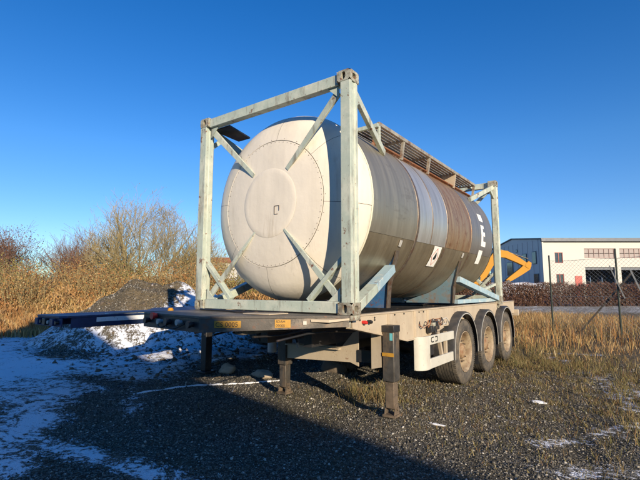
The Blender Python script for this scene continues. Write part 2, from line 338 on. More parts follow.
def dryness(x, y):
    D = -(x-CX)*math.sin(YAW) + (y-CY)*math.cos(YAW); Lt = (x-CX)*math.cos(YAW)+(y-CY)*math.sin(YAW)
    r = sstep(7.2, 9.0, D+.5*waves(x, y, 2, 7))*sstep(2.2, 3.4, Lt+.4*waves(x, y, 1.7, 1))
    l = sstep(12.5, 14, D+.3*waves(x, y, 2, 7))
    m = (.62+.25*waves(x, y, .9, 19))*np.exp(-(((x-.9)/1.2)**2+((y-5.0)/2.3)**2)) + .35*np.exp(-(((x+.9)/.7)**2+((y-2.0)/1.0)**2)) + .25*np.exp(-(((x-.2)/1.2)**2+((y-1.6)/.9)**2))
    hp = .7*np.exp(-(((x+9.4)/2.6)**2+((y-3.9)/2.0)**2)**2)
    return np.clip(np.maximum(np.maximum(np.maximum(r, l), m), hp), 0, 1)
def axis_lines(lo, hi, step, far):
    a = list(np.arange(lo, hi, step)); s = step; v = a[-1]
    while v < far: s = min(s*1.18, 120); v += s; a.append(v)
    s = step; v = a[0]
    while v > -far: s = min(s*1.18, 120); v -= s; a.insert(0, v)
    return np.array(a)
gx = axis_lines(-12.5, 4.5, .075, 2500); gy = axis_lines(-2.6, 10, .075, 2500)
X, Y = np.meshgrid(gx, gy); Z = height(X, Y)
nx, ny = len(gx), len(gy); idx = np.arange(nx*ny).reshape(ny, nx)
quads = np.stack([idx[:-1, :-1], idx[:-1, 1:], idx[1:, 1:], idx[1:, :-1]], -1).reshape(-1, 4)
M['ground'] = gm = bpy.data.materials.new('yard_ground'); gm.use_nodes = True
ground = npmesh('ground', np.stack([X, Y, Z], -1).reshape(-1, 3), quads, 4, 'ground'); tag(ground, kind='structure')
ground.data.polygons.foreach_set('use_smooth', [True]*len(ground.data.polygons))
for nm, fn in (('snow', snowcov), ('dry', dryness)):
    at = ground.data.attributes.new(nm, 'FLOAT', 'POINT'); at.data.foreach_set('value', fn(X, Y).ravel().astype(np.float32))
nt = gm.node_tree; nt.nodes.clear(); b = N(nt, 'ShaderNodeBsdfPrincipled'); o = N(nt, 'ShaderNodeOutputMaterial'); nt.links.new(b.outputs[0], o.inputs[0])
tc = N(nt, 'ShaderNodeTexCoord').outputs['Object']
vo = N(nt, 'ShaderNodeTexVoronoi'); vo.inputs['Scale'].default_value = 70; nt.links.new(tc, vo.inputs['Vector'])
sp = N(nt, 'ShaderNodeSeparateColor'); nt.links.new(vo.outputs['Color'], sp.inputs[0])
grav = ramp(nt, sp.outputs[0], [(0, (.022, .021, .018)), (.5, (.062, .056, .044)), (.85, (.22, .20, .16)), (1, (.36, .33, .28))])
n_big = noise_n(nt, tc, 1.3, 8, .65)
grav = mix(nt, ramp(nt, n_big, [(.42, (0, 0, 0)), (.66, (.75,)*3)]), grav, (.10, .08, .042))
soil = ramp(nt, noise_n(nt, tc, 9, 8, .7), [(.3, (.07, .055, .035)), (.7, (.22, .16, .08))])
ad = N(nt, 'ShaderNodeAttribute', attribute_name='dry'); col = mix(nt, ad.outputs['Fac'], grav, soil)
asn = N(nt, 'ShaderNodeAttribute', attribute_name='snow')
nf = noise_n(nt, tc, 2.6, 10, .8, (1, 1.5, 1), 1.2); nf2 = noise_n(nt, tc, 17, 8, .8)
ma = N(nt, 'ShaderNodeMath', operation='MULTIPLY'); nt.links.new(nf2, ma.inputs[0]); ma.inputs[1].default_value = 1.3
mb_ = N(nt, 'ShaderNodeMath', operation='MULTIPLY_ADD'); nt.links.new(nf, mb_.inputs[0]); mb_.inputs[1].default_value = 1.7; nt.links.new(ma.outputs[0], mb_.inputs[2])
mc = N(nt, 'ShaderNodeMath', operation='ADD'); nt.links.new(mb_.outputs[0], mc.inputs[0]); nt.links.new(asn.outputs['Fac'], mc.inputs[1])
sf = ramp(nt, mc.outputs[0], [(.965, (0, 0, 0)), (1.0, (.35,)*3)])
# values above one are clipped by the ramp, so shift down before it
ms = N(nt, 'ShaderNodeMath', operation='SUBTRACT'); nt.links.new(mc.outputs[0], ms.inputs[0]); ms.inputs[1].default_value = 1.5
sf = ramp(nt, ms.outputs[0], [(.50, (0, 0, 0)), (.57, (1, 1, 1))])
col = mix(nt, sf, col, (.80, .82, .86)); nt.links.new(col, b.inputs['Base Color'])
b.inputs['Roughness'].default_value = .9; b.inputs['Specular IOR Level'].default_value = .25
inv = N(nt, 'ShaderNodeMath', operation='SUBTRACT'); inv.inputs[0].default_value = 1; nt.links.new(vo.outputs['Distance'], inv.inputs[1])
hb = N(nt, 'ShaderNodeMath', operation='MULTIPLY_ADD'); nt.links.new(sf, hb.inputs[0]); hb.inputs[1].default_value = 1.6; nt.links.new(inv.outputs[0], hb.inputs[2])
bn = N(nt, 'ShaderNodeBump'); bn.inputs['Distance'].default_value = .012; bn.inputs['Strength'].default_value = .9
nt.links.new(hb.outputs[0], bn.inputs['Height']); nt.links.new(bn.outputs[0], b.inputs['Normal'])
# ------------------------------------------------------------------ hall behind the viewer (casts the big shade over the yard's left half)
hall = thing('storage_hall', 'long cream storage hall across the yard whose eave shades the gravel', 'hall', (6, -9, 0))
e0, e1 = V((3.5, -8.33, 0)), V((34, -15.6, 0)); ed = (e1-e0).normalized(); en = V((ed.y, -ed.x, 0))
HE = 7.0
def slab(p, q, z0, z1, th, out): 
    vs = [p, q, q+out*th, p+out*th]; return MB().prism([(a.x, a.y) for a in vs], 2, z0, z1)
slab(e0, e1, -.2, HE-.1, .3, en).build('wall', 'wallcream', hall)
slab(e0+en*8, e1+en*8, -.2, 2.6, .3, -en).build('wall', 'wallcream', hall)
for p, d_ in ((e0, ed), (e1, -ed)):
    vs = [q+o_ for o_ in (V((0, 0, 0)), d_*.25) for q in (p+en*.31+V((0, 0, -.2)), p+en*7.69+V((0, 0, -.2)), p+en*7.69+V((0, 0, 2.75)), p+en*.31+V((0, 0, 6.7)))]
    MB().add(vs, [(0,1,2,3),(4,5,6,7),(0,1,5,4),(1,2,6,5),(2,3,7,6),(3,0,4,7)]).build('wall', 'wallcream', hall, smooth=0, fix=True)
vs = []
for p in (e0, e1+ed*.3):
    for (q_, z_) in ((-.35, HE-.1), (-.35, HE), (8.3, 2.75), (8.3, 2.62)): vs.append(p+en*q_+V((0, 0, z_)))
MB().add(vs, [(0,1,2,3),(4,5,6,7),(0,1,5,4),(1,2,6,5),(2,3,7,6),(3,0,4,7)]).build('roof', 'roofgrey', hall, smooth=0, fix=True)
for k in (6, 16, 26, 36):
    slab(e0+ed*k, e0+ed*(k+4), .02, 4.2, .06, -en).build('roller_door', 'wallblue', hall)
# ------------------------------------------------------------------ tank container
B0 = 1.25; L = 6.058; WD = 2.438; H = 2.591; TX, TZ, TR = -1.219, B0+1.295, 1.19
def z(v): return B0+v
tc_ = thing('tank_container', 'steel tank container, cream domed end and pale mint frame, on the beige chassis', 'tank container', (TX, L/2, B0))
def post(x0, y0):
    mb = MB(); sx = 1 if x0 > -1 else -1; sy = 1 if y0 > 1 else -1
    xo = x0; yo = y0
    z0, z1 = z(.118), z(H-.118)
    poly = [(xo, yo), (xo, yo-sy*.045), (xo-sx*.012, yo-sy*.05), (xo-sx*.012, yo-sy*.105), (xo, yo-sy*.11), (xo, yo-sy*.155), (xo-sx*.02, yo-sy*.155),
            (xo-sx*.10, yo-sy*.155), (xo-sx*.125, yo-sy*.13), (xo-sx*.125, yo-sy*.06), (xo-sx*.12, yo-sy*.055), (xo-sx*.12, yo)]
    poly = [(a, b_) for a, b_ in poly]
    return mb.prism(poly, 2, z0, z1)
for x0 in (0, -WD):
    for y0 in (0, L):
        post(x0, y0).build('corner_post', 'frame', tc_, bevel=.004, fix=True)
def casting(x0, y0, top):
    sx = 1 if x0 > -1 else -1; sy = 1 if y0 > 1 else -1; sz = 1 if top else -1
    zo = z(H) if top else z(0); mb = MB(); cx, cy, cz = x0-sx*.079, y0-sy*.087, zo-sz*.059
    ex, ey, ez = x0+sx*.004, y0+sy*.004, zo+sz*.003
    w_, d_, h_ = .166, .182, .122
    cx, cy, cz = ex-sx*w_/2, ey-sy*d_/2, ez-sz*h_/2
    mb.holeface((ex, cy, cz), (0, sx, 0), (0, 0, 1), d_, h_, .078, .068, .05)
    mb.holeface((cx, ey, cz), (-sy, 0, 0), (0, 0, 1), w_, h_, .055, .085, .05)
    mb.holeface((cx, cy, ez), (sz, 0, 0), (0, 1, 0), w_, d_, .062, .11, .05)
    a, b_, c = ex-sx*w_, ey-sy*d_, ez-sz*h_
    for q in ([(a, ey, ez), (a, b_, ez), (a, b_, c), (a, ey, c)], [(ex, b_, ez), (a, b_, ez), (a, b_, c), (ex, b_, c)], [(ex, ey, c), (a, ey, c), (a, b_, c), (ex, b_, c)]):
        mb.add(q, [(0, 1, 2, 3)])
    return mb
for x0 in (0, -WD):
    for y0 in (0, L):
        for top in (0, 1): casting(x0, y0, top).build('corner_casting', 'casting', tc_, smooth=0)
for y0, sy in ((0, 1), (L, -1)):
    yy = (y0+sy*.02, y0+sy*.115)
    MB().box((-WD+.165, yy[0], z(H-.135)), (-.165, yy[1], z(H-.012))).build('top_rail', 'frame', tc_, bevel=.006)
    MB().box((-WD+.165, yy[0], z(.008)), (-.165, yy[1], z(.128))).build('bottom_rail', 'frame', tc_, bevel=.006)
    # diagonal braces from the corners to the tank end
    for sx in (1, -1):
        X_ = lambda d: TX+sx*d
        for zt, zb in ((2.40, 1.67), (.15, .96)):
            MB().bar((X_(1.03), y0+sy*.075, z(zt)), (X_(.27 if zt > 1 else .23), y0+sy*.105, z(zb)), .03, .085, (0, 1, 0) if False else (sx*.7, 0, .7 if zt < 1 else -.7), .022, .03 if zt < 1 else .055).build('end_brace', 'frame', tc_, bevel=.003)
        MB().bar((X_(1.115), y0+sy*.09, z(.62)), (X_(.62), y0+sy*.09, z(.135)), .05, .075, (0, 1, 0)).build('knee_brace', 'frame', tc_, bevel=.004)
        # triangular gussets in the top corners
        MB().prism([(X_(1.05), z(H-.13)), (X_(.90), z(H-.13)), (X_(1.05), z(H-.27))], 1, y0+sy*.05, y0+sy*.06).build('gusset_plate', 'frame', tc_, fix=True)
        MB().prism([(X_(1.05), z(.13)), (X_(.90), z(.13)), (X_(1.05), z(.27))], 1, y0+sy*.05, y0+sy*.06).build('gusset_plate', 'frame', tc_, fix=True)
        # long side braces
        yb = 1.22 if y0 == 0 else L-1.22
        MB().bar((X_(1.15), y0+sy*.13, z(2.46)), (X_(.97), yb, z(2.02)), .05, .09, (0, 0, 1)).build('side_brace', 'frame', tc_, bevel=.004)
        MB().bar((X_(1.15), y0+sy*.14, z(2.22)), (X_(1.13), y0+sy*.30, z(2.36)), .045, .06).build('knee_brace', 'frame', tc_, bevel=.003)
        if y0 == 0:
            MB().bar((X_(1.13), .155, z(.05)), (X_(1.07), .70, z(.27)), .13, .10, (0, 0, 1)).build('foot_brace', 'frame', tc_, bevel=.004)
            MB().bar((X_(1.07), .702, z(.271)), (X_(.99), 1.31, z(.52)), .13, .10, (0, 0, 1)).build('foot_brace', 'frame_blue', tc_, bevel=.004, label='pale blue upper half of the foot brace')
        else:
            MB().bar((X_(1.13), L-.155, z(.07)), (X_(.99), 3.86, z(.43)), .12, .10, (0, 0, 1)).build('foot_brace', 'frame_blue', tc_, bevel=.004)
            MB().bar((X_(1.10), L-.16, z(.36)), (X_(1.04), 5.0, z(.22)), .06, .05, (0, 0, 1)).build('knee_brace', 'frame', tc_, bevel=.003)
            MB().bar((X_(.95), 3.88, z(.04)), (X_(1.1), L-.16, z(.045)), .08, .07, (0, 0, 1)).build('foot_rail', 'frame_blue', tc_, bevel=.003)
# step plate at the left top corner, its shaded underside painted in as black
MB().prism([(-2.30, .12), (-1.98, .12), (-2.10, .62), (-2.34, .62)], 2, z(2.44), z(2.46)).build('corner_step_plate', 'black', tc_, fix=True)
# saddles
for ys, m_ in ((1.35, 'saddle'), (3.82, 'saddle_grey')):
    for sx in (1, -1):
        pts = [(TX+sx*.92, z(.015)), (TX+sx*.945, z(.30)), (TX+sx*1.069, z(.75))]
        arc = [(TX+sx*1.196*math.cos(rad(a)), TZ+1.196*math.sin(rad(a))) for a in range(-32, -89, -7)]
        poly = pts + arc + [(TX+sx*.04, z(.015))]
        sd = MB().prism(poly, 1, ys, ys+.012).build('saddle_plate', m_, tc_, smooth=0, fix=True)
        fl = MB()
        for a, b_ in zip(pts[:-1], pts[1:]): fl.bar((a[0], ys+.02, a[1]), (b_[0], ys+.02, b_[1]), .10, .012, (sx, 0, -.3))
        fl.build('saddle_flange', 'band', tc_)
        MB().bar((TX+sx*1.095, ys+.02, z(.80)), (TX+sx*1.128, ys+.02, z(.88)), .06, .012, (sx, 0, -.3)).build('saddle_shine_patch', 'lip', tc_, bevel=.003)  # light grey sliver standing in for a shiny patch on the flange
# tank end: disc, ring and eight outer panels on a dark core
def head(y0, sy, mat, rim):
    P = lambda pr, off=0: [(y0+sy*(h+off), r) for h, r in pr]
    core = [(.12, 0), (.12, .45), (.15, .78), (.20, .93), (.29, 1.06), (.40, 1.14), (.52, 1.175)]
    MB().lathe(P(core, .012), (TX, 0, TZ), 1, 64).build('tank_core', 'dark', tc_)
    MB().lathe(P([(.092, 0), (.090, .36), (.092, .405), (.098, .425)]), (TX, 0, TZ), 1, 64).build('end_disc', mat, tc_)
    MB().lathe(P([(.10, .424), (.105, .5), (.118, .65), (.137, .773), (.141, .775)]), (TX, 0, TZ), 1, 64).build('end_ring', mat, tc_)
    rv = MB()
    for k in range(72):
        a = 2*math.pi*k/72+.02
        for rr, hh in ((.757, .1345), (.80, .144)):
            if rr > .79 and k % 3: continue
            rv.lathe([(y0+sy*hh-sy*.001, .0045), (y0+sy*hh-sy*.004, .0035), (y0+sy*hh-sy*.005, 0)], (TX+rr*math.cos(a), 0, TZ+rr*math.sin(a)), 1, 6)
    rv.build('rivets', 'band', tc_)['kind'] = 'stuff'
    for k in range(8):
        a0, a1 = rad(45*k+40), rad(45*k+85)
        g = .0022
        MB().lathe(P([(.15, .776), (.139, .783), (.165, .88), (.205, .98), (.265, 1.065), (.34, 1.13), (.43, 1.172), (.50, 1.19)]), (TX, 0, TZ), 1, 14, a0+g, a1-g).build('end_panel', mat, tc_)
head(0, 1, 'cream', 1); head(L, -1, 'clad_d', 0)
MB().lathe([(.500, 1.192), (.53, 1.195), (.534, 1.19)], (TX, 0, TZ), 1, 96).build('end_trim_band', 'creamedge', tc_)
hs = MB()
for (a, b_) in (((-.04, .05), (.04, .05)), ((-.04, -.05), (.02, -.05)), ((-.045, -.05), (-.045, .05)), ((.045, .05), (.045, -.01))):
    hs.bar((TX+.13+a[0]*.8, .085, TZ-.10+a[1]), (TX+.13+b_[0]*.8, .085, TZ-.10+b_[1]), .004, .006, (0, 1, 0))
hs.build('drain_bracket_outline', 'band', tc_)
# cladding: four lengths, each with an upper and a lower sheet; slight waviness makes the reflections real
def sheet(ya, yb, a0, a1, R_, seed):
    mb = MB(); na = max(8, int((a1-a0)/rad(2.5))); nyy = max(6, int((yb-ya)/.06)); base = 0
    for i in range(nyy+1):
        yy = ya+(yb-ya)*i/nyy
        for k in range(na+1):
            a = a0+(a1-a0)*k/na
            e = min(1, min(i, nyy-i)/2)*min(1, min(k, na-k)/2)
            nz = mnoise.noise(V((yy*1.1+seed, math.cos(a)*1.6, math.sin(a)*1.6)))*.0075 + mnoise.noise(V((yy*3.5+seed, math.cos(a)*4, math.sin(a)*4)))*.0018
            r = R_+nz*e
            mb.v.append((TX+r*math.cos(a), yy, TZ+r*math.sin(a)))
    for i in range(nyy):
        for k in range(na):
            q = i*(na+1)+k; mb.f.append((q, q+na+1, q+na+2, q+1))
    return mb
SPL = math.asin(-.385/1.19)             # height of the lap between upper and lower sheets
secs = [(.536, 1.80, 'clad_a', 'clad_low'), (1.80, 2.93, 'clad_b', 'clad_low'), (2.93, 4.16, 'clad_c', 'clad_low'), (4.16, 5.54, 'clad_d', 'clad_low')]
MB().lathe([(.5, 1.165), (5.56, 1.165)], (TX, 0, TZ), 1, 64).build('insulation_core', 'dark', tc_)
labs = {'clad_a': 'dull grey brown cladding sheet', 'clad_b': 'bright bluish steel cladding sheet', 'clad_c': 'rust coloured cladding sheet', 'clad_d': 'dark grey cladding sheet'}
for i, (ya, yb, mu, ml) in enumerate(secs):
    sheet(ya+.002, yb-.002, SPL, math.pi-SPL, 1.192, i*7.3).build('cladding_panel', mu, tc_, smooth=80, label=labs[mu])
    sheet(ya+.002, yb-.002, math.pi-SPL+.003, 2*math.pi+SPL-.003, 1.188, i*3.1+50).build('cladding_panel', ml, tc_, smooth=80, label='stained lower cladding sheet, its brown standing for the reflected ground')
for yb in (1.80, 2.93, 4.16):
    wv_ = .035 if yb < 2 else .02
    MB().lathe([(yb-wv_, 1.1925), (yb-wv_+.003, 1.1965), (yb+wv_-.003, 1.1965), (yb+wv_, 1.1925)], (TX, 0, TZ), 1, 120).build('strap_band', 'band', tc_)
MB().lathe([(2.30, 1.193), (2.303, 1.196), (2.317, 1.196), (2.32, 1.193)], (TX, 0, TZ), 1, 120, a0=SPL, a1=1.5).build('strap_band', 'band', tc_)
# decals follow the tank's curve
def on_tank(yy, s, off=.004):
    """yy along the tank, s = arc length below the widest point"""
    a = -s/1.19; return V((TX+(1.193+off)*math.cos(a), yy, TZ+(1.193+off)*math.sin(a)))
def curved(poly_rows, off=.004):
    """rows of (y0,y1,s)"""
    mb = MB(); n = len(poly_rows)
    for (a, b_, s_) in poly_rows: mb.v += [tuple(on_tank(a, s_, off)), tuple(on_tank(b_, s_, off))]
    for i in range(n-1): mb.f.append((2*i, 2*i+1, 2*i+3, 2*i+2))
    return mb
def crect(y0_, y1_, s0, s1, off=.004, n=4): return curved([(y0_, y1_, s0+(s1-s0)*i/n) for i in range(n+1)], off)
crect(2.50, 2.80, .40, .73, .006).build('hazard_label', 'whiteletter', tc_, label='white hazard placard with a pink diamond and black flame')
mb = MB(); cc = (2.65, .565)
def ringpoly(pts, th, off):
    m_ = MB(); n = len(pts); c = (sum(p[0] for p in pts)/n, sum(p[1] for p in pts)/n)
    for p in pts:
        q = (c[0]+(p[0]-c[0])*(1-th), c[1]+(p[1]-c[1])*(1-th)); m_.v += [tuple(on_tank(p[0], p[1], off)), tuple(on_tank(q[0], q[1], off))]
    for i in range(n):
        j = (i+1) % n; m_.f.append((2*i, 2*j, 2*j+1, 2*i+1))
    return m_
ringpoly([(cc[0]-.13, cc[1]), (cc[0], cc[1]-.145), (cc[0]+.13, cc[1]), (cc[0], cc[1]+.145)], .12, .009).build('label_diamond', 'redink', tc_)
fl = [(0, -.075), (.025, -.045), (.045, -.02), (.05, .015), (.03, .045), (-.03, .045), (-.05, .015), (-.03, -.015), (-.02, -.045)]
m_ = MB(); m_.v = [tuple(on_tank(cc[0]+a, cc[1]+b_, .009)) for a, b_ in fl]; m_.f = [tuple(range(len(fl)))]; m_.build('label_flame', 'ink', tc_)
# the white letters on the last length: block, E, block
crect(4.72, 4.98, -.42, -.27).build('letter', 'whiteletter', tc_)
E_ = [(4.74, 4.86, -.19, .22), (4.86, 5.02, .12, .22), (4.86, 4.98, -.06, .02), (4.86, 4.94, -.19, -.13)]
mb = MB()
for (a, b_, s0, s1) in E_:
    t = crect(a, b_, s0, s1); mb.add(t.v, t.f)
mb.build('letter', 'whiteletter', tc_)
crect(4.66, 4.90, .30, .57).build('letter', 'whiteletter', tc_)
# rusty rail that runs along the upper flank, below the walkway
mb = MB(); ar = rad(50)
for rr, hh in ((1.21, .035), (1.235, .012)):
    p = V((TX+rr*math.cos(ar), 0, TZ+rr*math.sin(ar))); mb.bar(p+V((0, 1.3, 0)), p+V((0, 5.5, 0)), .05 if hh > .02 else .09, hh, (math.cos(ar), 0, math.sin(ar)))
mb.build('flank_rail', 'rustrail', tc_)
# walkway on the right shoulder of the tank
WX0, WX1, WY0, WY1, WZ = -.96, -.33, 1.27, 5.55, z(2.49)
for x_ in (WX0, WX1-.04):
    MB().box((x_, WY0, WZ-.05), (x_+.04, WY1, WZ)).build('walkway_edge', 'walk', tc_, bevel=.002)
for k in range(9):
    xx = WX0+.055+k*.062
    MB().box((xx, WY0+.04, WZ-.022), (xx+.038, WY1-.04, WZ-.002)).build('walkway_slat', 'walk', tc_)
for yy in (WY0, 2.05, 3.05, 4.33, WY1-.04):
    MB().box((WX0+.04, yy, WZ-.05), (WX1-.04, yy+.04, WZ-.024)).build('walkway_crossbar', 'walk', tc_)
    p = V((TX+1.2*math.cos(rad(47)), yy+.02, TZ+1.2*math.sin(rad(47))))
    if 4 < yy < 5:
        MB().prism([(WX1-.01, WZ-.052), (WX1-.30, WZ-.052), (p.x-.06, p.z+.06), (p.x+.02, p.z)], 1, yy, yy+.03).build('walkway_bracket', 'beige', tc_, fix=True, label='triangular beige bracket plate')
    elif yy > 1.5: MB().bar((WX1-.03, yy+.02, WZ-.05), (p.x, p.y, p.z), .04, .05, (0, 1, 0)).build('walkway_bracket', 'walk', tc_)
MB().box((WX1-.035, WY0+.002, z(2.24)), (WX1-.002, WY0+.038, WZ-.052)).build('walkway_bracket', 'frame', tc_, bevel=.002)
MB().bar((-.98, WY0-.03, WZ-.06), (-.33, WY0-.03, WZ-.06), .04, .05).build('walkway_crossbar', 'frame', tc_)
MB().bar((WX1-.15, WY1+.02, WZ-.03), (WX1-.15, L-.12, z(H-.09)), .06, .07).build('walkway_edge', 'frame', tc_)
# manhole cover and valve on top of the tank
MB().lathe([(0, .30), (.10, .30), (.115, .27), (.13, 0)], (TX, 3.0, TZ+1.17), 2, 32).build('manhole_cover', 'clad_d', tc_)
MB().lathe([(0, .10), (.16, .10), (.18, .06), (.2, 0)], (TX, 3.8, TZ+1.17), 2, 20).build('valve_cap', 'band', tc_)
# ------------------------------------------------------------------ trailer chassis
tr = thing('container_trailer', 'beige three axle trailer chassis carrying the tank container, resting on its landing legs', 'trailer', (TX, 3.5, 0))
def side_poly(y0=.16): return [(y0, z(-.03)), (y0, z(-.14)), (1.15, z(-.325)), (1.45, z(-.385)), (2.3, z(-.385)), (2.75, z(-.30)), (7.45, z(-.30)), (7.45, z(-.03))]
for x_, s_ in ((-.105, 1), (-WD+.09, -1)):
    MB().prism(side_poly(), 0, x_, x_+.015).build('side_beam', 'beige', tr, smooth=0, fix=True)
    MB().box((x_-.06 if s_ > 0 else x_, .16, z(-.029)), (x_+.03 if s_ > 0 else x_+.075, 7.45, z(-.012))).build('beam_flange', 'beige', tr, bevel=.003)
    fl_ = MB(); pp = side_poly()[1:6]
    for a, b_ in zip(pp[:-1], pp[1:]): fl_.bar((x_-.02*s_, a[0], a[1]-.007), (x_-.02*s_, b_[0], b_[1]-.007), .09, .012, (0, 0, 1))
    fl_.build('beam_flange', 'beige', tr)
    if s_ > 0:
        for yy in (.93, 1.68, 2.12):
            zb = -.02 - (.27 if yy < 1.2 else .345)
            MB().prism([(-.088, yy), (-.06, yy+.01), (-.06, yy+.085), (-.088, yy+.095)], 2, z(zb), z(-.03)).build('beam_rib', 'beige', tr, fix=True)
        for (yy, zz) in ((.30, -.07), (.62, -.06), (.62, -.085), (1.12, -.05), (1.38, -.05), (1.85, -.05), (2.0, -.05)):
            MB().lathe([(0, .011), (.008, .011), (.012, .006), (.012, 0)], (-.089, yy, z(zz)), 0, 8).build('bolt', 'ink', tr)
for yy in (.5, 1.0, 1.9, 2.8, 3.5, 4.4, 5.3, 6.2, 7.2):
    MB().box((-WD+.11, yy, z(-.17)), (-.11, yy+.10, z(-.045))).build('cross_member', 'black', tr)
for x_ in (-1.62, -.92): MB().box((x_, .4, z(-.42)), (x_+.12, 7.3, z(-.18))).build('main_beam', 'black', tr)
# front deck of the neck, with its bevelled outline
A_, B_, C_, D_ = V((-2.33, -.80, 0)), V((-1.15, -.95, 0)), V((-.02, -.015, 0)), V((-2.41, .0, 0))
deck = MB().prism([(p.x, p.y) for p in (D_, A_, B_, C_)] + [(-.02, .155), (-2.41, .155)], 2, z(-.030), z(-.008)); deck.build('neck_deck', 'greydeck', tr, bevel=.003, fix=True)
def skirt(p, q, h0, h1, th=.012, name='neck_skirt', mat='greydeck'):
    d = (q-p).normalized(); n = V((d.y, -d.x, 0)); o_ = [p-n*0, q-n*0, q+n*th*-1, p+n*th*-1]
    mb = MB(); vs = [(a.x, a.y, z(-.031)) for a in o_] + [(o_[0].x, o_[0].y, z(h0)), (o_[1].x, o_[1].y, z(h1)), (o_[2].x, o_[2].y, z(h1)), (o_[3].x, o_[3].y, z(h0))]
    mb.add(vs, [(0,1,2,3),(7,6,5,4),(0,4,5,1),(1,5,6,2),(2,6,7,3),(3,7,4,0)]); return mb.build(name, mat, tr, smooth=0, fix=True)
skirt(A_, B_, -.17, -.165, mat='black'); skirt(B_, C_, -.165, -.115)
skirt(D_, A_, -.15, -.17, mat='black')
dBC = (C_-B_); lBC = dBC.length; dBC.normalize(); nBC = V((dBC.y, -dBC.x, 0))
def onBC(t, zz, off=.006):
    p = B_+dBC*(t*lBC)+nBC*off; return V((p.x, p.y, z(zz)))
def plateBC(t0, t1, z0, z1, off, name, mat, label=None):
    a, b_, c, d = onBC(t0, z0, 0), onBC(t1, z0, 0), onBC(t1, z1, 0), onBC(t0, z1, 0); n = nBC*off
    MB().add([a, b_, c, d, a+n, b_+n, c+n, d+n], [(4,5,6,7),(0,1,5,4),(1,2,6,5),(2,3,7,6),(3,0,4,7)]).build(name, mat, tr, smooth=0, label=label, fix=True)
plateBC(.10, .275, -.118, -.052, .006, 'code_plate', 'yellow', 'yellow plate with black characters')
plateBC(.50, .605, -.120, -.042, .006, 'code_plate', 'yellow', 'small yellow plate with two printed lines')
def text3(body, t0, zz, size, parent=tr):
    cu = bpy.data.curves.new('plate_text', 'FONT'); cu.body = body; cu.size = size; cu.extrude = .0006
    o_ = bpy.data.objects.new('plate_text', cu); COL.objects.link(o_)
    dg = bpy.context.evaluated_depsgraph_get(); me = bpy.data.meshes.new_from_object(o_.evaluated_get(dg)); bpy.data.objects.remove(o_)
    p = onBC(t0, zz, .0075); R_ = Matrix((dBC, V((0, 0, 1)), nBC)).transposed().to_4x4()
    me.transform(W[parent.name].inverted() @ Matrix.Translation(p) @ R_); me.materials.clear(); me.materials.append(M['ink'])
    q = bpy.data.objects.new('plate_text', me); COL.objects.link(q); q.parent = parent; W[q.name] = W[parent.name]
text3('CS 0005', .107, -.108, .064); text3('SDAH', .506, -.072, .036); text3('09005', .506, -.112, .036)
lp = MB(); q = onBC(.70, -.075, 0); lp.bar(q, q+nBC*.012, .035, .035).build('marker_lamp', 'white', tr)
# rusty plank and pocket beside the right front corner
pk = MB().add([onBC(.74, -.04, .02), onBC(.86, -.045, .05), onBC(1.0, -.03, .02), onBC(.97, -.02, -.12), onBC(.82, -.012, -.12), onBC(.74, -.062, .02), onBC(.86, -.07, .05), onBC(1.0, -.05, .02), onBC(.97, -.04, -.12), onBC(.82, -.03, -.12)],
    [(0,1,2,3,4),(9,8,7,6,5),(0,5,6,1),(1,6,7,2),(2,7,8,3),(3,8,9,4),(4,9,5,0)]); pk.build('pocket_plate', 'beige', tr, smooth=0, fix=True)
for k in range(6):
    xa = -2.1+k*.33; pts = [(xa+.05*math.sin(i*1.3+k), -.55+i*.42, z(-.19-.05*math.sin(i*.9+k)**2)) for i in range(8)]
    MB().tube(pts, .011, 6).build('air_line', random.choice(['black', 'rustrail', 'lip', 'black']), tr)
MB().box((-2.0, -.55, z(-.15)), (-.75, -.50, z(-.031))).build('neck_rib', 'black', tr)
for x_ in (-1.9, -1.0): MB().box((x_, -.62, z(-.20)), (x_+.10, .38, z(-.031))).build('neck_beam', 'greydeck', tr, bevel=.004)
# twist locks under the castings
for cx_, cy_ in ((-.09, .09), (-WD+.09, .09), (-.09, L-.09), (-WD+.09, L-.09)):
    m_ = MB().box((cx_-.085, cy_-.09, z(-.06)), (cx_+.085, cy_+.09, z(-.006)))
    m_.build('twist_lock', 'casting', tr, bevel=.004)
    MB().lathe([(-.13, 0), (-.13, .03), (-.06, .035), (-.06, 0)], (cx_, cy_-.02, z(0)), 2, 12).build('lock_nut', 'casting', tr)
    MB().bar((cx_-.06, cy_-.095, z(-.085)), (cx_+.06, cy_-.095, z(-.10)), .02, .03).build('lock_handle', 'casting', tr)
# couplings on the neck front
dAB = (B_-A_); lAB = dAB.length; dAB.normalize(); nAB = V((dAB.y, -dAB.x, 0))
for t, mt, rr, zz in ((.12, 'black', .035, -.09), (.26, 'red', .04, -.035), (.38, 'lip', .03, -.09), (.52, 'black', .038, -.085), (.72, 'lip', .03, -.08), (.90, 'black', .035, -.09)):
    p = A_+dAB*(t*lAB); a = V((p.x, p.y, z(zz)))
    MB().tube([a, a+nAB*.03, a+nAB*.031, a+nAB*.06], [rr*.7, rr*.7, rr, rr], 12).build('air_coupling', mt, tr, label='red air coupling' if mt == 'red' else None)
MB().tube([(-2.2, -.10, z(.006)), (-1.9, -.22, z(.008)), (-1.55, -.20, z(.006)), (-1.3, -.33, z(.007)), (-1.0, -.22, z(.006)), (-.8, -.10, z(.006))], .012, 6).build('deck_hose', 'black', tr)
MB().box((-1.1, -.42, z(-.006)), (-.72, -.12, z(.004))).build('deck_plate', 'beige', tr, bevel=.003)
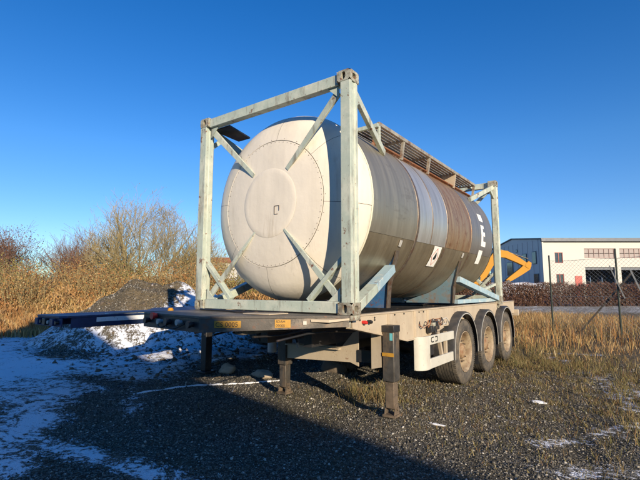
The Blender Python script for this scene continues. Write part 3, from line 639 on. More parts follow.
# hoses looping on the neck front
for t0, t1 in ((.3, .55), (.42, .8)):
    a, c = A_+dAB*(t0*lAB), A_+dAB*(t1*lAB); pts = []
    for k in range(9):
        s_ = k/8; p = a.lerp(c, s_)+nAB*(.02+.03*math.sin(math.pi*s_)); pts.append((p.x, p.y, z(-.09-.06*math.sin(math.pi*s_))))
    MB().tube(pts, .008, 6).build('air_hose', 'black', tr)
# plugs on the beam
for yy, mt in ((.36, 'red'), (.47, 'black')):
    MB().tube([(-.09, yy, z(-.095)), (-.05, yy, z(-.097)), (-.03, yy, z(-.10))], [.018, .022, .014], 10).build('beam_plug', mt, tr)
MB().box((-.086, .405, z(-.135)), (-.08, .425, z(-.10))).build('beam_sticker', 'white', tr)
# landing legs
def leg(x_, y_, zf, wd, zt, name_lab):
    lg = MB().box((x_-wd/2, y_-wd/2, z(-.78)), (x_+wd/2, y_+wd/2, z(zt))).build('landing_leg', 'legsteel', tr, bevel=.012, label=name_lab)
    MB().box((x_-wd*.36, y_-wd*.36, zf+.10), (x_+wd*.36, y_+wd*.36, z(-.781))).build('leg_tube', 'legrust' if x_ > -1 else 'legsteel', lg, bevel=.006)
    f = MB().box((x_-wd*.52, y_-wd*.55, zf+.01), (x_+wd*.52, y_+wd*.55, zf+.035)); f.prism([(y_-wd*.45, zf+.035), (y_+wd*.45, zf+.035), (y_+wd*.2, zf+.15), (y_-wd*.2, zf+.15)], 0, x_-wd*.42, x_-wd*.37)
    f.prism([(y_-wd*.45, zf+.035), (y_+wd*.45, zf+.035), (y_+wd*.2, zf+.15), (y_-wd*.2, zf+.15)], 0, x_+wd*.37, x_+wd*.42); f.build('leg_foot', 'legrust', lg, smooth=0)
    MB().lathe([(-wd*.55, 0), (-wd*.55, .02), (wd*.55, .02), (wd*.55, 0)], (x_, y_, zf+.10), 0, 10).build('foot_pin', 'legrust', lg)
    MB().box((x_-wd/2-.006, y_-wd/2-.006, z(zt)-.07), (x_+wd/2+.006, y_+wd/2+.006, z(zt)+.004)).build('leg_cap', 'black', lg, bevel=.004)
    return lg
zr = float(height(-.015, .865)); zl = float(height(-1.72, 1.0))
lr = leg(-.015, .865, zr, .150, -.16, 'dark landing leg with turquoise sticker')
MB().box((.012, .7855, z(-.32)), (.045, .7895, z(-.24))).build('leg_sticker', 'cyan', lr)
MB().box((-.088, .7865, z(-.50)), (.058, .7895, z(-.46))).build('leg_band', 'yellow', lr)
ll = leg(-1.72, 1.0, zl, .15, -.20, 'dark landing leg further in under the neck')
cb_ = MB().prism([(-1.64, z(-.48)), (-.74, z(-.46)), (-.56, z(-.26)), (-.50, z(-.26)), (-.50, z(-.68)), (-.62, z(-.64)), (-1.64, z(-.68))], 1, .95, .965)
cb_.build('leg_crossbrace', 'beige', tr, smooth=0, fix=True)
MB().box((-1.64, .90, z(-.500)), (-.76, .949, z(-.482))).build('crossbrace_lip', 'beige', tr)
MB().box((-.50, .93, z(-.62)), (-.09, .98, z(-.48))).build('leg_axle_housing', 'black', tr)
MB().prism([(-.235, z(-.26)), (-.105, z(-.26)), (-.105, z(-.63)), (-.235, z(-.66))], 1, .80, .815).build('gearbox_plate', 'beige', tr, fix=True)
MB().tube([(-1.45, .72, z(-.17)), (-1.37, .78, z(-.34)), (-1.33, .80, z(-.46))], .012, 8).build('crank_handle', 'black', tr)
MB().tube([(-1.34, .79, z(-.44)), (-1.325, .80, z(-.50))], .02, 8).build('crank_grip', 'lip', tr)
MB().tube([(-2.42, 1.5, z(-.05)), (-2.42, 1.5, z(-.73))], .07, 16).build('support_tube', 'lip', tr)
MB().tube([(-2.30, 1.45, z(-.1)), (-2.22, 1.48, z(-.66))], .02, 8).build('support_strut', 'white', tr)
MB().lathe([(-.45, 0), (-.45, .12), (-.43, .15), (.43, .15), (.45, .12), (.45, 0)], (-1.25, 2.2, z(-.50)), 1, 24).build('air_tank', 'black', tr)
MB().box((-2.3, 1.95, z(-.85)), (-1.7, 2.6, z(-.30))).build('storage_box', 'black', tr, bevel=.01)
# valves and lines behind the guard
for k in range(9):
    yy = 1.9+random.random()*.65; zz = -.17-random.random()*.14
    MB().box((-.07, yy, z(zz)), (.0-random.random()*.02, yy+.05+random.random()*.06, z(zz-.05-random.random()*.04))).build('brake_valve', random.choice(['black', 'legrust', 'casting', 'band']), tr, bevel=.006)
for k in range(7):
    y0_ = 1.75+random.random()*.7; pts = [(-.06+.05*math.sin(i*.8+k), y0_+i*.07, z(-.16-.10*math.sin(i*.7+k*1.7)**2)) for i in range(8)]
    MB().tube(pts, .007, 6).build('brake_line', random.choice(['black', 'black', 'rustrail', 'lip']), tr)
# side guard: rounded white bars
prof = [(-.105, 1.69), (-.06, 1.70), (-.01, 1.735), (.02, 1.79), (.029, 1.85), (.03, 1.92)]
def guard_strip(pts, z0, z1, th=.035):
    mb = MB(); n = len(pts); P2 = []
    for i, p in enumerate(pts):
        a = V(pts[max(i-1, 0)]); b_ = V(pts[min(i+1, n-1)]); d = (b_-a).normalized(); P2.append((p[0]-d.y*th, p[1]+d.x*th))
    for (q, zz) in ((pts, z0), (pts, z1), (P2, z1), (P2, z0)): mb.v += [(p[0], p[1], z(zz)) for p in q]
    for i in range(n-1):
        for k in range(4): a = k*n; b_ = ((k+1) % 4)*n; mb.f.append((a+i, a+i+1, b_+i+1, b_+i))
    mb.f += [(0, n, 2*n, 3*n), (n-1, 4*n-1, 3*n-1, 2*n-1)]; return mb
gd = guard_strip(prof, -.365, -.80).build('side_guard', 'white', tr, bevel=.006, smooth=50, fix=True)
guard_strip([(.03, 1.9203), (.03, 2.86)], -.365, -.485).build('guard_rail', 'white', gd, bevel=.006, fix=True)
guard_strip([(.03, 1.9203), (.03, 2.86)], -.665, -.795).build('guard_rail', 'white', gd, bevel=.006, fix=True)
def clogo(y0_, flip):
    pts = []
    for a in range(90, 271, 15): pts.append((y0_+flip*(-.03*math.cos(rad(a)) if False else .030*math.cos(rad(a))), z(-.42)+.030*math.sin(rad(a))))
    pts = [(y0_+flip*.055, z(-.39))] + pts + [(y0_+flip*.055, z(-.45))]
    mb = MB()
    for a, b_ in zip(pts[:-1], pts[1:]): mb.bar((.0325, a[0], a[1]), (.0325, b_[0], b_[1]), .014, .004, (1, 0, 0))
    return mb
clogo(1.99, 1).build('guard_logo', 'ink', gd); clogo(2.16, -1).build('guard_logo', 'ink', gd)
MB().bar((-.01, 2.30, z(-.34)), (-.01, 2.46, z(-.74)), .05, .04, (1, 0, 0)).build('guard_strut', 'beige', tr)
MB().bar((-.01, 2.60, z(-.36)), (-.01, 2.60, z(-.72)), .05, .04, (1, 0, 0)).build('guard_strut', 'beige', tr)
MB().box((-.30, 2.0, z(-.66)), (-.06, 2.3, z(-.50))).build('battery_box', 'black', tr, bevel=.01)
# wheels, built once
WR = .512
def make_wheel(xo, yc, zc, s):
    """xo = outer face, s = +1 outer side towards +X"""
    wt = .37; c = (xo, yc, zc)
    tp = [(0-.045, .315), (-.012, .335), (-.004, .38), (-.006, .43), (-.02, .475), (-.036, .498), (-.05, .506)]
    for g in (-.09, -.135, -.18, -.225, -.27, -.315):
        tp += [(g+.015, WR), (g+.006, WR), (g+.003, WR-.012), (g-.003, WR-.012), (g-.006, WR)]
    tp += [(-.335, .506), (-.35, .49), (-.366, .43), (-.366, .38), (-.355, .335), (-.325, .315)]
    tp = [(h*s, r) for h, r in tp]
    ty = MB().lathe(tp, c, 0, 56).build('tyre', 'rubber', tr, smooth=28, fix=True)
    lug = MB()
    for k in range(90):
        a = 2*math.pi*k/90
        for xx in (-.040, -.345):
            p = V((xo+s*xx, yc+math.cos(a)*.503, zc+math.sin(a)*.503)); t = V((0, -math.sin(a), math.cos(a)))
            lug.bar(p-t*.009, p+t*.009, .035, .012, (0, math.cos(a), math.sin(a)))
    lug.build('tread_blocks', 'rubber', ty, smooth=0)['kind'] = 'stuff'
    rp = [(-.03, .318), (-.016, .322), (-.012, .312), (-.03, .300), (-.05, .290), (-.075, .283), (-.155, .275), (-.165, .262), (-.150, .235), (-.128, .205), (-.115, .18), (-.11, .14), (-.105, .12)]
    rp = [(h*s, r) for h, r in rp]
    rim = MB().lathe(rp, c, 0, 48).build('rim', 'beigerim', tr, smooth=35, fix=True)
    back = MB().lathe([(-.16*s, .30), (-.34*s, .30), (-.34*s, .0)], c, 0, 32).build('rim_back', 'dark', tr)
    hub = MB().lathe([(h*s, r) for h, r in ((-.105, .125), (-.075, .120), (-.055, .105), (-.045, .07), (-.04, .065), (-.035, 0))], c, 0, 32).build('hub', 'hub', tr, smooth=30)
    nuts = MB()
    for k in range(10):
        a = 2*math.pi*k/10; nuts.lathe([(h*s, r) for h, r in ((-.112, .016), (-.08, .016), (-.076, .010), (-.06, .010), (-.06, 0))], (xo, yc+.1675*math.cos(a), zc+.1675*math.sin(a)), 0, 6)
    nuts.build('wheel_nuts', 'legrust', hub, smooth=0)['kind'] = 'stuff'
YW = [3.42, 4.76, 6.15]
for yw in YW:
    zc = WR + float(height(0, yw)) - .004
    make_wheel(.035, yw, zc, 1); make_wheel(-WD-.035, yw, zc, -1)
    MB().tube([(-2.2, yw, zc), (-.25, yw, zc)], .065, 14).build('axle', 'black', tr)
    MB().bar((-.45, yw-.55, z(-.42)), (-.45, yw+.1, zc+.06), .09, .05).build('trailing_arm', 'black', tr)
    for xo, s in ((.045, 1), (-WD-.045, -1)):
        cz = zc+.02; R1 = .600
        a0, a1 = rad(-8), rad(188)
        n = 28; mb = MB()
        # sheet with thickness, outer lip rolled down
        cs = [(0, R1-.02), (0, R1+.008), (-.02, R1+.016), (-.40, R1+.016), (-.42, R1+.008), (-.42, R1), (-.39, R1+.008), (-.02, R1+.008), (-.008, R1), (-.008, R1-.02)]
        mb.lathe([(h*s, r) for h, r in cs], (xo, yw, cz), 0, n, a0, a1, closed=True)
        mb.f += [tuple((i*(n+1)) for i in range(len(cs))), tuple((i*(n+1)+n) for i in range(len(cs)))[::-1]]
        mg = mb.build('mudguard', 'mudguard', tr, smooth=40, fix=True)
        MB().lathe([(h*s, r) for h, r in ((.001, R1-.024), (.005, R1-.024), (.005, R1-.010), (.001, R1-.010))], (xo, yw, cz), 0, n, a0, a1, closed=True).build('mudguard_trim', 'lip', mg, fix=True)
        # flap at the rear end
        MB().box((xo-s*.40, yw+.598, cz-.30), (xo-s*.01, yw+.610, cz-.08)).build('mud_flap', 'black', mg)
    MB().tube([(-.12, yw-.1, z(-.12)), (-.02, yw-.1, z(-.14))], .02, 8).build('mudguard_stay', 'black', tr)
MB().box((-WD-.0, 7.46, z(-.36)), (.0, 7.53, z(-.22))).build('rear_bumper', 'beige', tr, bevel=.006)
for x_ in (-.30, -WD+.06): MB().box((x_, 7.532, z(-.345)), (x_+.24, 7.56, z(-.235))).build('tail_lamp', 'red', tr, bevel=.004)
# ------------------------------------------------------------------ second, blue trailer neck parked alongside
bt = thing('blue_trailer', 'dark blue trailer chassis behind the tank trailer, its flat neck sticking out left', 'trailer', (-4.5, 3, 0))
zb = B0-.115
MB().prism([(-4.95, -.86), (-4.88, -.93), (-4.17, -.93), (-4.10, -.86), (-4.08, .6), (-3.60, 1.2), (-3.25, 1.5), (-3.25, 8), (-5.65, 8), (-5.65, 1.5), (-4.97, .9)], 2, zb-.03, zb).build('neck_deck', 'blue', bt, bevel=.004, fix=True)
for x_ in (-4.12, -4.94):
    MB().box((x_, -.80, zb-.17), (x_+.02, 7.9, zb-.031)).build('side_beam', 'blue', bt, bevel=.003)
MB().box((-4.90, -.915, zb-.15), (-4.14, -.895, zb-.031)).build('front_plate', 'blue', bt, bevel=.003)
for i in range(3):
    x_ = -4.86+i*.24; MB().box((x_, -.97, zb-.135), (x_+.10, -.916, zb-.04)).build('front_bracket', 'black' if i % 2 else 'blue', bt, bevel=.006)
    MB().tube([(x_+.165, -.915, zb-.09), (x_+.165, -.965, zb-.09)], .025, 12).build('air_coupling', 'lip' if i == 1 else 'black', bt)
MB().box((-4.099, -.45, zb-.10), (-4.094, 1.1, zb-.035)).build('pale_strip', 'palestrip', bt)  # pale strip along the side of the blue neck
MB().prism([(-4.16, -.3), (-4.12, -.3), (-4.10, .7), (-3.68, 1.5), (-3.42, 5.0), (-3.7, 5.0), (-3.88, 1.5)], 2, zb+.001, zb+.014).build('pale_strip', 'palestrip', bt, fix=True)  # pale strip lying along the deck edge
MB().tube([(-4.25, .9, zb+.0), (-4.25, .9, zb+.02), (-4.25, .9, zb+.05), (-4.25, .9, zb+.055)], [.05, .05, .035, .0], 12).build('deck_lamp', 'digger', bt)
for x_ in (-4.0,):
    zf = float(height(x_, 1.5)); MB().box((x_-.07, 1.43, zf+.04), (x_+.07, 1.57, zb-.05)).build('landing_leg', 'black', bt, bevel=.01)
    MB().box((x_-.12, 1.38, zf), (x_+.12, 1.62, zf+.04)).build('leg_foot', 'black', bt, bevel=.01)
for yw in (4.6, 5.9):
    for x_ in (-3.35, -5.65):
        s = 1 if x_ > -4 else -1; zc = WR+float(height(x_, yw)); c = (x_, yw, zc)
        ty = MB().lathe([(h*s, r) for h, r in ((-.04, .30), (0, .34), (0, .44), (-.04, .50), (-.08, .512), (-.32, .512), (-.36, .46), (-.36, .34))], c, 0, 40).build('tyre', 'rubber', bt)
        MB().lathe([(h*s, r) for h, r in ((-.03, .30), (-.06, .28), (-.15, .27), (-.13, .2), (-.1, .12), (-.05, .1), (-.04, 0))], c, 0, 32).build('rim', 'lip', bt)
MB().box((-5.5, 4.4, zb-.5), (-3.7, 6.2, zb-.3)).build('axle_beam', 'black', bt)
MB().box((-5.55, 7.9, zb-.35), (-3.3, 8.0, zb-.05)).build('rear_bumper', 'blue', bt)
# ------------------------------------------------------------------ fence
def G(p): return float(height(p[0], p[1]))
f0, f1 = V((.07, 12.0, 0)), V((1.87, 11.45, 0)); fd = (f1-f0).normalized()
fence = thing('wire_fence', 'chain link fence with dark posts and a leaning strut right of the trailer', 'fence', (f0.x, f0.y, G(f0)))
def postf(p, h, r=.035, mat='postgreen', name='fence_post'):
    MB().tube([(p.x, p.y, -.1), (p.x, p.y, h), (p.x, p.y, h+.01)], [r, r, r*.4], 10).build(name, mat, fence)
postf(f0, 2.60, .025); postf(f1, 2.68, .026)
for k in (1, 2, 3): postf(f1+fd*(1.95*k), 2.6)
MB().bar((.78, 11.55, .15), (2.25, 11.75, 2.02), .05, .06, (0, 1, 0)).build('leaning_strut', 'postwood', fence)
MB().bar((1.70, 11.44, 2.2), (2.02, 11.40, 1.25), .03, .03, (0, 1, 0)).build('bent_strut', 'galv', fence)
MB().bar((2.20, 11.30, 2.05), (2.75, 11.2, .4), .04, .04, (0, 1, 0)).build('bent_strut', 'galv', fence)
wires = MB(); Lf = (f1-f0).length+1.95*3; z0, z1, pt = .10, 2.42, .115; hh = z1-z0; k = -int(hh/pt)
while k*pt < Lf:
    for s in (1, -1):
        x0_ = k*pt; x1_ = x0_+hh; za, zb_ = (z0, z1) if s > 0 else (z1, z0)
        a, b_ = x0_, x1_; zaa, zbb = za, zb_
        if a < 0: zaa = za+(zb_-za)*(-a)/hh; a = 0
        if b_ > Lf: zbb = za+(zb_-za)*(Lf-x0_)/hh; b_ = Lf
        if b_-a > .02:
            wb = lambda t: .012*math.sin(t*4)+.008*math.sin(t*11)
            n_ = 4; wires.tube([f0+fd*(a+(b_-a)*i/n_)+V((0, wb(a+(b_-a)*i/n_)*1.5, zaa+(zbb-zaa)*i/n_)) for i in range(n_+1)], .0026, 3, cap=False)
    k += 1
wm = wires.build('wire_mesh', 'galv', fence, smooth=0); wm['kind'] = 'stuff'
for zz in (.15, 1.3, 2.42):
    MB().tube([f0+fd*(Lf*i/12)+V((0, 0, zz-.02*(i % 2))) for i in range(13)], .005, 5).build('tension_wire', 'galv', fence)
# ------------------------------------------------------------------ industrial building beyond the hedge
bo_ = yard(29.1, 56); bl = thing('workshop_building', 'cream workshop hall with blue grey gable and wide open bays beyond the hedge', 'building', bo_, YAW)
EV = 8.0; BW, BD = 46.0, 17.0
# front wall made of panels between the openings (local frame: x along the front, y into the building)
ops = [(5.25, 9.1, 0, 4.40), (9.9, 13.8, 0, 4.38), (14.7, 18.6, 0, 4.38), (19.5, 23.4, 0, 4.38)]
wins = [(1.40, 2.45, 4.90, 6.30), (1.45, 2.45, 2.1, 3.50)]
bands = [(5.25, 9.2, 5.55, 6.82), (9.85, 13.8, 5.55, 6.82), (14.7, 18.6, 5.55, 6.82), (19.5, 23.4, 5.55, 6.82)]
xs = sorted({0, 12, 24, 36, BW} | {a for r in ops+wins+bands for a in r[:2]}); zs = sorted({0, EV} | {a for r in ops+wins+bands for a in r[2:]})
fw_ = MB()
for i in range(len(xs)-1):
    for j in range(len(zs)-1):
        xm, zm = (xs[i]+xs[i+1])/2, (zs[j]+zs[j+1])/2
        if any(a < xm < b_ and c < zm < d for a, b_, c, d in ops+wins+bands): continue
        fw_.add([(xs[i], 0, zs[j]), (xs[i+1], 0, zs[j]), (xs[i+1], 0, zs[j+1]), (xs[i], 0, zs[j+1])], [(0, 1, 2, 3)])
for a, b_, c, d in ops+wins+bands:
    fw_.add([(a, 0, c), (b_, 0, c), (b_, .3, c), (a, .3, c), (a, 0, d), (b_, 0, d), (b_, .3, d), (a, .3, d)], [(0,1,2,3), (4,7,6,5), (0,3,7,4), (1,5,6,2)])
fw_.build('front_wall', 'wallcream', bl, local=True, smooth=0)
for zz in (2.0, 4.6, 5.3):
    for x0_, x1_ in ((.1, 1.3), (2.6, 5.1)): MB().box((x0_, -.012, zz), (x1_, -.002, zz+.03)).build('panel_joint', 'lip', bl, local=True)
MB().prism([(0, 0), (0, EV), (BD/2, EV+.95), (BD, EV), (BD, 0)], 0, -.25, -.02).build('gable_wall', 'wallblue', bl, local=True, fix=True, smooth=0)
MB().prism([(0, 0), (0, EV), (BD/2, EV+.95), (BD, EV), (BD, 0)], 0, BW+.01, BW+.25).build('gable_wall', 'wallblue', bl, local=True, fix=True, smooth=0)
MB().box((0, BD, 0), (BW, BD+.2, EV)).build('rear_wall', 'wallcream', bl, local=True)
MB().box((.0, 5.5, .02), (BW, 5.7, EV-.1)).build('inner_wall', 'interior', bl, local=True)
MB().box((-.2, -.6, -.3), (BW, BD, .012)).build('floor_slab', 'roofgrey', bl, local=True)
for s in (0, 1):
    ya, yb = (-.35, BD/2) if s == 0 else (BD/2, BD+.35); za, zb_ = (EV+.01, EV+1.0) if s == 0 else (EV+1.0, EV+.01)
    MB().add([(-.4, ya, za), (BW+.4, ya, za), (BW+.4, yb, zb_), (-.4, yb, zb_), (-.4, ya, za+.14), (BW+.4, ya, za+.14), (BW+.4, yb, zb_+.14), (-.4, yb, zb_+.14)],
             [(0,3,2,1),(4,5,6,7),(0,1,5,4),(1,2,6,5),(2,3,7,6),(3,0,4,7)]).build('roof', 'roofgrey', bl, local=True, smooth=0, fix=True)
MB().box((-.4, -.42, EV-.28), (BW+.4, -.02, EV+.02)).build('eaves_gutter', 'roofgrey', bl, local=True)
MB().box((-.28, -.20, 0), (-.10, -.02, EV-.3)).build('downpipe', 'wallcream', bl, local=True)
for k in range(11): MB().box((-.26-.03, .8+k*1.5, 0), (-.252, .86+k*1.5, EV+.1)).build('panel_joint', 'wallblue', bl, local=True)
def window_(x0_, x1_, z0_, z1_, nx_, nz_, fm, gmt, yy=.12):
    w_ = MB(); t = .06
    w_.box((x0_, yy-.06, z0_), (x1_, yy+.02, z0_+t)); w_.box((x0_, yy-.06, z1_-t), (x1_, yy+.02, z1_)); w_.box((x0_, yy-.06, z0_+t), (x0_+t, yy+.02, z1_-t)); w_.box((x1_-t, yy-.06, z0_+t), (x1_, yy+.02, z1_-t))
    for i in range(1, nx_): xx = x0_+(x1_-x0_)*i/nx_; w_.box((xx-.03, yy-.055, z0_+t), (xx+.03, yy+.015, z1_-t))
    fr = w_.build('window_frame', fm, bl, local=True)
    for i in range(nx_):
        for j in range(nz_):
            a, b_ = x0_+(x1_-x0_)*i/nx_+.04, x0_+(x1_-x0_)*(i+1)/nx_-.04; c, d = z0_+(z1_-z0_)*j/nz_+.03, z0_+(z1_-z0_)*(j+1)/nz_-.03
            MB().box((a, yy, c), (b_, yy+.01, d)).build('pane', gmt, fr, local=True)
window_(*wins[0], 2, 1, 'redframe', 'glass'); window_(*wins[1], 2, 1, 'redframe', 'glass')
for bd_ in bands: window_(*bd_, 6, 2, 'pinkframe', 'blind')
MB().box((3.85, -.05, .0), (4.75, -.01, 3.25)).build('red_door', 'redframe', bl, local=True)
for a, b_, c, d in ops:
    MB().box((a+.05, .2, d-.35), (b_-.05, .28, d)).build('shutter_box', 'roofgrey', bl, local=True)
# gable windows
for (y0_, y1_, z0_, z1_) in ((4.1, 5.4, 4.9, 6.5), (1.4, 2.5, 4.9, 6.6), (1.0, 2.3, 1.9, 3.6), (8.5, 10.5, 3.6, 5.6), (6.8, 7.3, 6.9, 7.3)):
    fr = MB().box((-.33, y0_, z0_), (-.252, y1_, z1_)).build('window_frame', 'roofgrey', bl, local=True)
    MB().box((-.345, y0_+.08, z0_+.08), (-.332, y1_-.08, z1_-.08)).build('pane', 'glass', fr, local=True)
# a vehicle-like load inside the bays: shelving
sh = thing('storage_rack', 'dark storage rack standing inside the left open bay of the workshop', 'rack', yard(35.2, 59), YAW)
for k in range(5): MB().box((0, 0, .1+k*.8), (3.2, .8, .16+k*.8)).build('shelf', 'black', sh, local=True)
for x_ in (0, 1.6, 3.2): MB().box((x_-.04, .02, .02), (x_+.04, .78, 3.4)).build('upright', 'saddle', sh, local=True)
for k in range(10):
    MB().box((.1+(k % 4)*.78, .1, .161+(k//4)*.8), (.65+(k % 4)*.78, .7, .6+(k//4)*.8)).build('stored_box', random.choice(['saddle', 'wallblue', 'black', 'redframe']), sh, local=True)
# red roofed house far off, seen through the left side of the frame
fh = thing('distant_house', 'far white house with a red roof seen through the left side of the tank frame', 'house', yard(-27.8, 90), YAW)
MB().box((0, 0, 0), (10.5, 7, 7.0)).build('wall', 'wallcream', fh, local=True)
MB().prism([(-.3, 7.0), (3.5, 8.4), (7.3, 7.0)], 0, -.3, 10.8).build('roof', 'roofred', fh, local=True, fix=True, smooth=0)
for k in range(4): 
    f_ = MB().box((1+k*2.4, -.04, 5.2), (2.1+k*2.4, -.005, 6.3)).build('window', 'lip', fh, local=True); MB().box((1.08+k*2.4, -.05, 5.28), (2.02+k*2.4, -.042, 6.22)).build('pane', 'glass', f_, local=True)
M['added_wood'] = leafmat('added_wood_twigs', [(0, (.10, .075, .06)), (.5, (.16, .11, .08)), (1, (.08, .07, .05))])
n = 110000; la_ = rng.uniform(-170, 90, n); dd_ = rng.uniform(100, 118, n); tp_ = 5.2+1.6*np.sin(la_*.21)+1.1*np.sin(la_*.53+1)+.7*np.sin(la_*1.3); fx, fy = CX+la_*math.cos(YAW)-dd_*math.sin(YAW), CY+la_*math.sin(YAW)+dd_*math.cos(YAW)
vs, f = flecks_arr(np.stack([fx, fy, rng.random(n)*tp_], 1), rng.uniform(.25, .8, n)); tag(npmesh('added_far_wood', vs, f, 4, 'added_wood'), 'added belt of brown winter wood hiding bright sky along the horizon', 'wood', 'stuff')  # wood added to cover the bright glow low in the sky
# ------------------------------------------------------------------ excavator behind the hedge
ex = thing('excavator', 'orange yellow crawler excavator with raised folded arm, standing behind the hedge', 'excavator', yard(15.0, 45), YAW)
def exb(pts, th, name, y0_=-.2, mat='digger'):
    """a tapered boom following (x, z, depth) stations"""
    up, dn = [], []
    for i, (x_, z_, d_) in enumerate(pts):
        a = V(pts[max(i-1, 0)][:2]); b_ = V(pts[min(i+1, len(pts)-1)][:2]); t = (b_-a).normalized(); n = V((-t.y, t.x))
        d_ *= 1.02; up.append((x_+n.x*d_/2, z_+n.y*d_/2)); dn.append((x_-n.x*d_/2, z_-n.y*d_/2))
    return MB().prism(up+dn[::-1], 1, y0_, y0_+th).build(name, mat, ex, local=True, fix=True, smooth=30, bevel=.03)
boom = exb([(.6, 1.7, .45), (2.0, 3.0, .62), (2.9, 4.5, .75), (3.5, 5.25, .85), (4.4, 5.15, .75), (5.6, 4.55, .60), (6.5, 4.0, .42)], .45, 'boom')
arm = exb([(6.85, 4.35, .35), (6.55, 3.85, .75), (5.8, 3.3, .62), (4.8, 2.65, .48), (4.35, 2.35, .36)], .40, 'arm', -.17)
MB().lathe([(-.03, 0), (-.03, .30), (.50, .30), (.50, 0)], (6.62, -.2, 4.0), 1, 20).build('arm_joint', 'digger', ex, local=True)
MB().tube([(1.3, .02, 1.6), (3.0, .02, 4.0)], .09, 10).build('boom_cylinder', 'black', ex, local=True)
MB().tube([(3.6, .02, 5.75), (6.7, .02, 4.7)], .07, 10).build('arm_cylinder', 'black', ex, local=True)
MB().prism([(4.45, 2.5), (4.7, 1.9), (4.4, 1.2), (3.8, .9), (3.4, 1.15), (3.7, 1.6), (3.95, 2.3)], 1, -.5, .55).build('bucket', 'black', ex, local=True, fix=True)
MB().box((-2.4, -1.4, 1.15), (1.2, 1.4, 2.3)).build('engine_house', 'digger', ex, local=True, bevel=.12)
cb2 = MB().prism([(-.3, 2.301), (1.25, 2.301), (1.35, 2.7), (1.05, 3.3), (-.3, 3.3)], 1, -1.4, -.35).build('cab', 'digger', ex, local=True, bevel=.05, fix=True)
MB().prism([(-.1, 2.45), (1.1, 2.45), (1.15, 2.7), (.95, 3.15), (-.1, 3.15)], 1, -1.43, -1.402).build('cab_window', 'glass', cb2, local=True, fix=True)
MB().box((-2.6, -1.2, 2.31), (-1.2, 1.2, 2.55)).build('counterweight', 'black', ex, local=True, bevel=.08)
for y_ in (-1.5, .9):
    MB().prism([(-2.0, .05), (1.6, .05), (2.0, .45), (1.6, .88), (-2.0, .88), (-2.4, .45)], 1, y_, y_+.6).build('track', 'black', ex, local=True, bevel=.08, fix=True)
MB().box((-.7, -.9, .5), (.7, .9, 1.14)).build('turntable', 'black', ex, local=True)
# ------------------------------------------------------------------ hedge
def stems(n, cx, cy, rx, ry, h0, h1, r, k=4, spread=.35):
    mb = MB()
    for _ in range(n):
        a = random.uniform(0, 6.283); q = math.sqrt(random.random()); x_, y_ = cx+rx*q*math.cos(a), cy+ry*q*math.sin(a)
        h = random.uniform(h0, h1); lx, ly = random.uniform(-spread, spread), random.uniform(-spread, spread)
        zg = 0; pts = [V((x_, y_, zg))]
        for i in range(1, k+1):
            t = i/k; pts.append(V((x_+lx*t*h+random.uniform(-.04, .04)*h, y_+ly*t*h+random.uniform(-.04, .04)*h, zg+h*t)))
        mb.tube(pts, [r*(1-.75*i/k) for i in range(k+1)], 3, cap=False)
    return mb
hg = thing('hedge', 'long clipped dark red brown hedge in front of the workshop', 'hedge', yard(20, 39.5), YAW)
hm = MB()
for _ in range(1400):
    x_ = random.uniform(-9, 26); y_ = random.uniform(-.5, .6); h = random.uniform(1.5, 2.25); lx = random.uniform(-.5, .5)
    hm.tube([(x_, y_, 0), (x_+lx*.4, y_+.05, h*.5), (x_+lx, y_, h)], [.03, .02, .01], 3, cap=False)
hm.build('stems', 'barkred', hg, local=True, smooth=0)
n = 80000; hx = rng.uniform(-9, 26, n); hz = rng.uniform(.05, 1, n)**.8*(1.98+.10*np.sin(hx*1.3)+.09*np.sin(hx*3.7)+.07*np.sin(hx*9.1)+.16*rng.random(n)**3); hy = rng.uniform(-.75, .75, n)
vs, f = flecks_arr(np.stack([hx, hy, hz], 1), rng.uniform(.05, .14, n)); npmesh('foliage', vs, f, 4, 'redleaf', hg)
# snow-dusted earth bank behind the hedge
bk = MB()
for i in range(41):
    x_ = -7+i*.30
    for j, (yy, zz) in enumerate(((0, 0), (.8, 1.4), (1.6, 2.15), (2.5, 2.2), (4, 1.2), (5.5, 0))):
        e = max(0, min(1, min(i, 40-i)/8)); bk.v.append((x_, yy, (zz+.25*mnoise.noise(V((x_*.9, yy, 3))))*e-.02))
for i in range(40):
    for j in range(5): q = i*6+j; bk.f.append((q, q+6, q+7, q+1))
M['snowbank'] = material('snowy_earth', (.74, .75, .77), .9, 0, .1, 2, .02, 9, [((.20, .15, .10), 3, .56, .05, None, .9)])
bkt = thing('earth_bank', 'snow dusted earth bank just behind the left part of the hedge', 'bank', yard(20, 42.5), YAW); bk.build('bank_surface', 'snowbank', bkt, local=True, smooth=60)
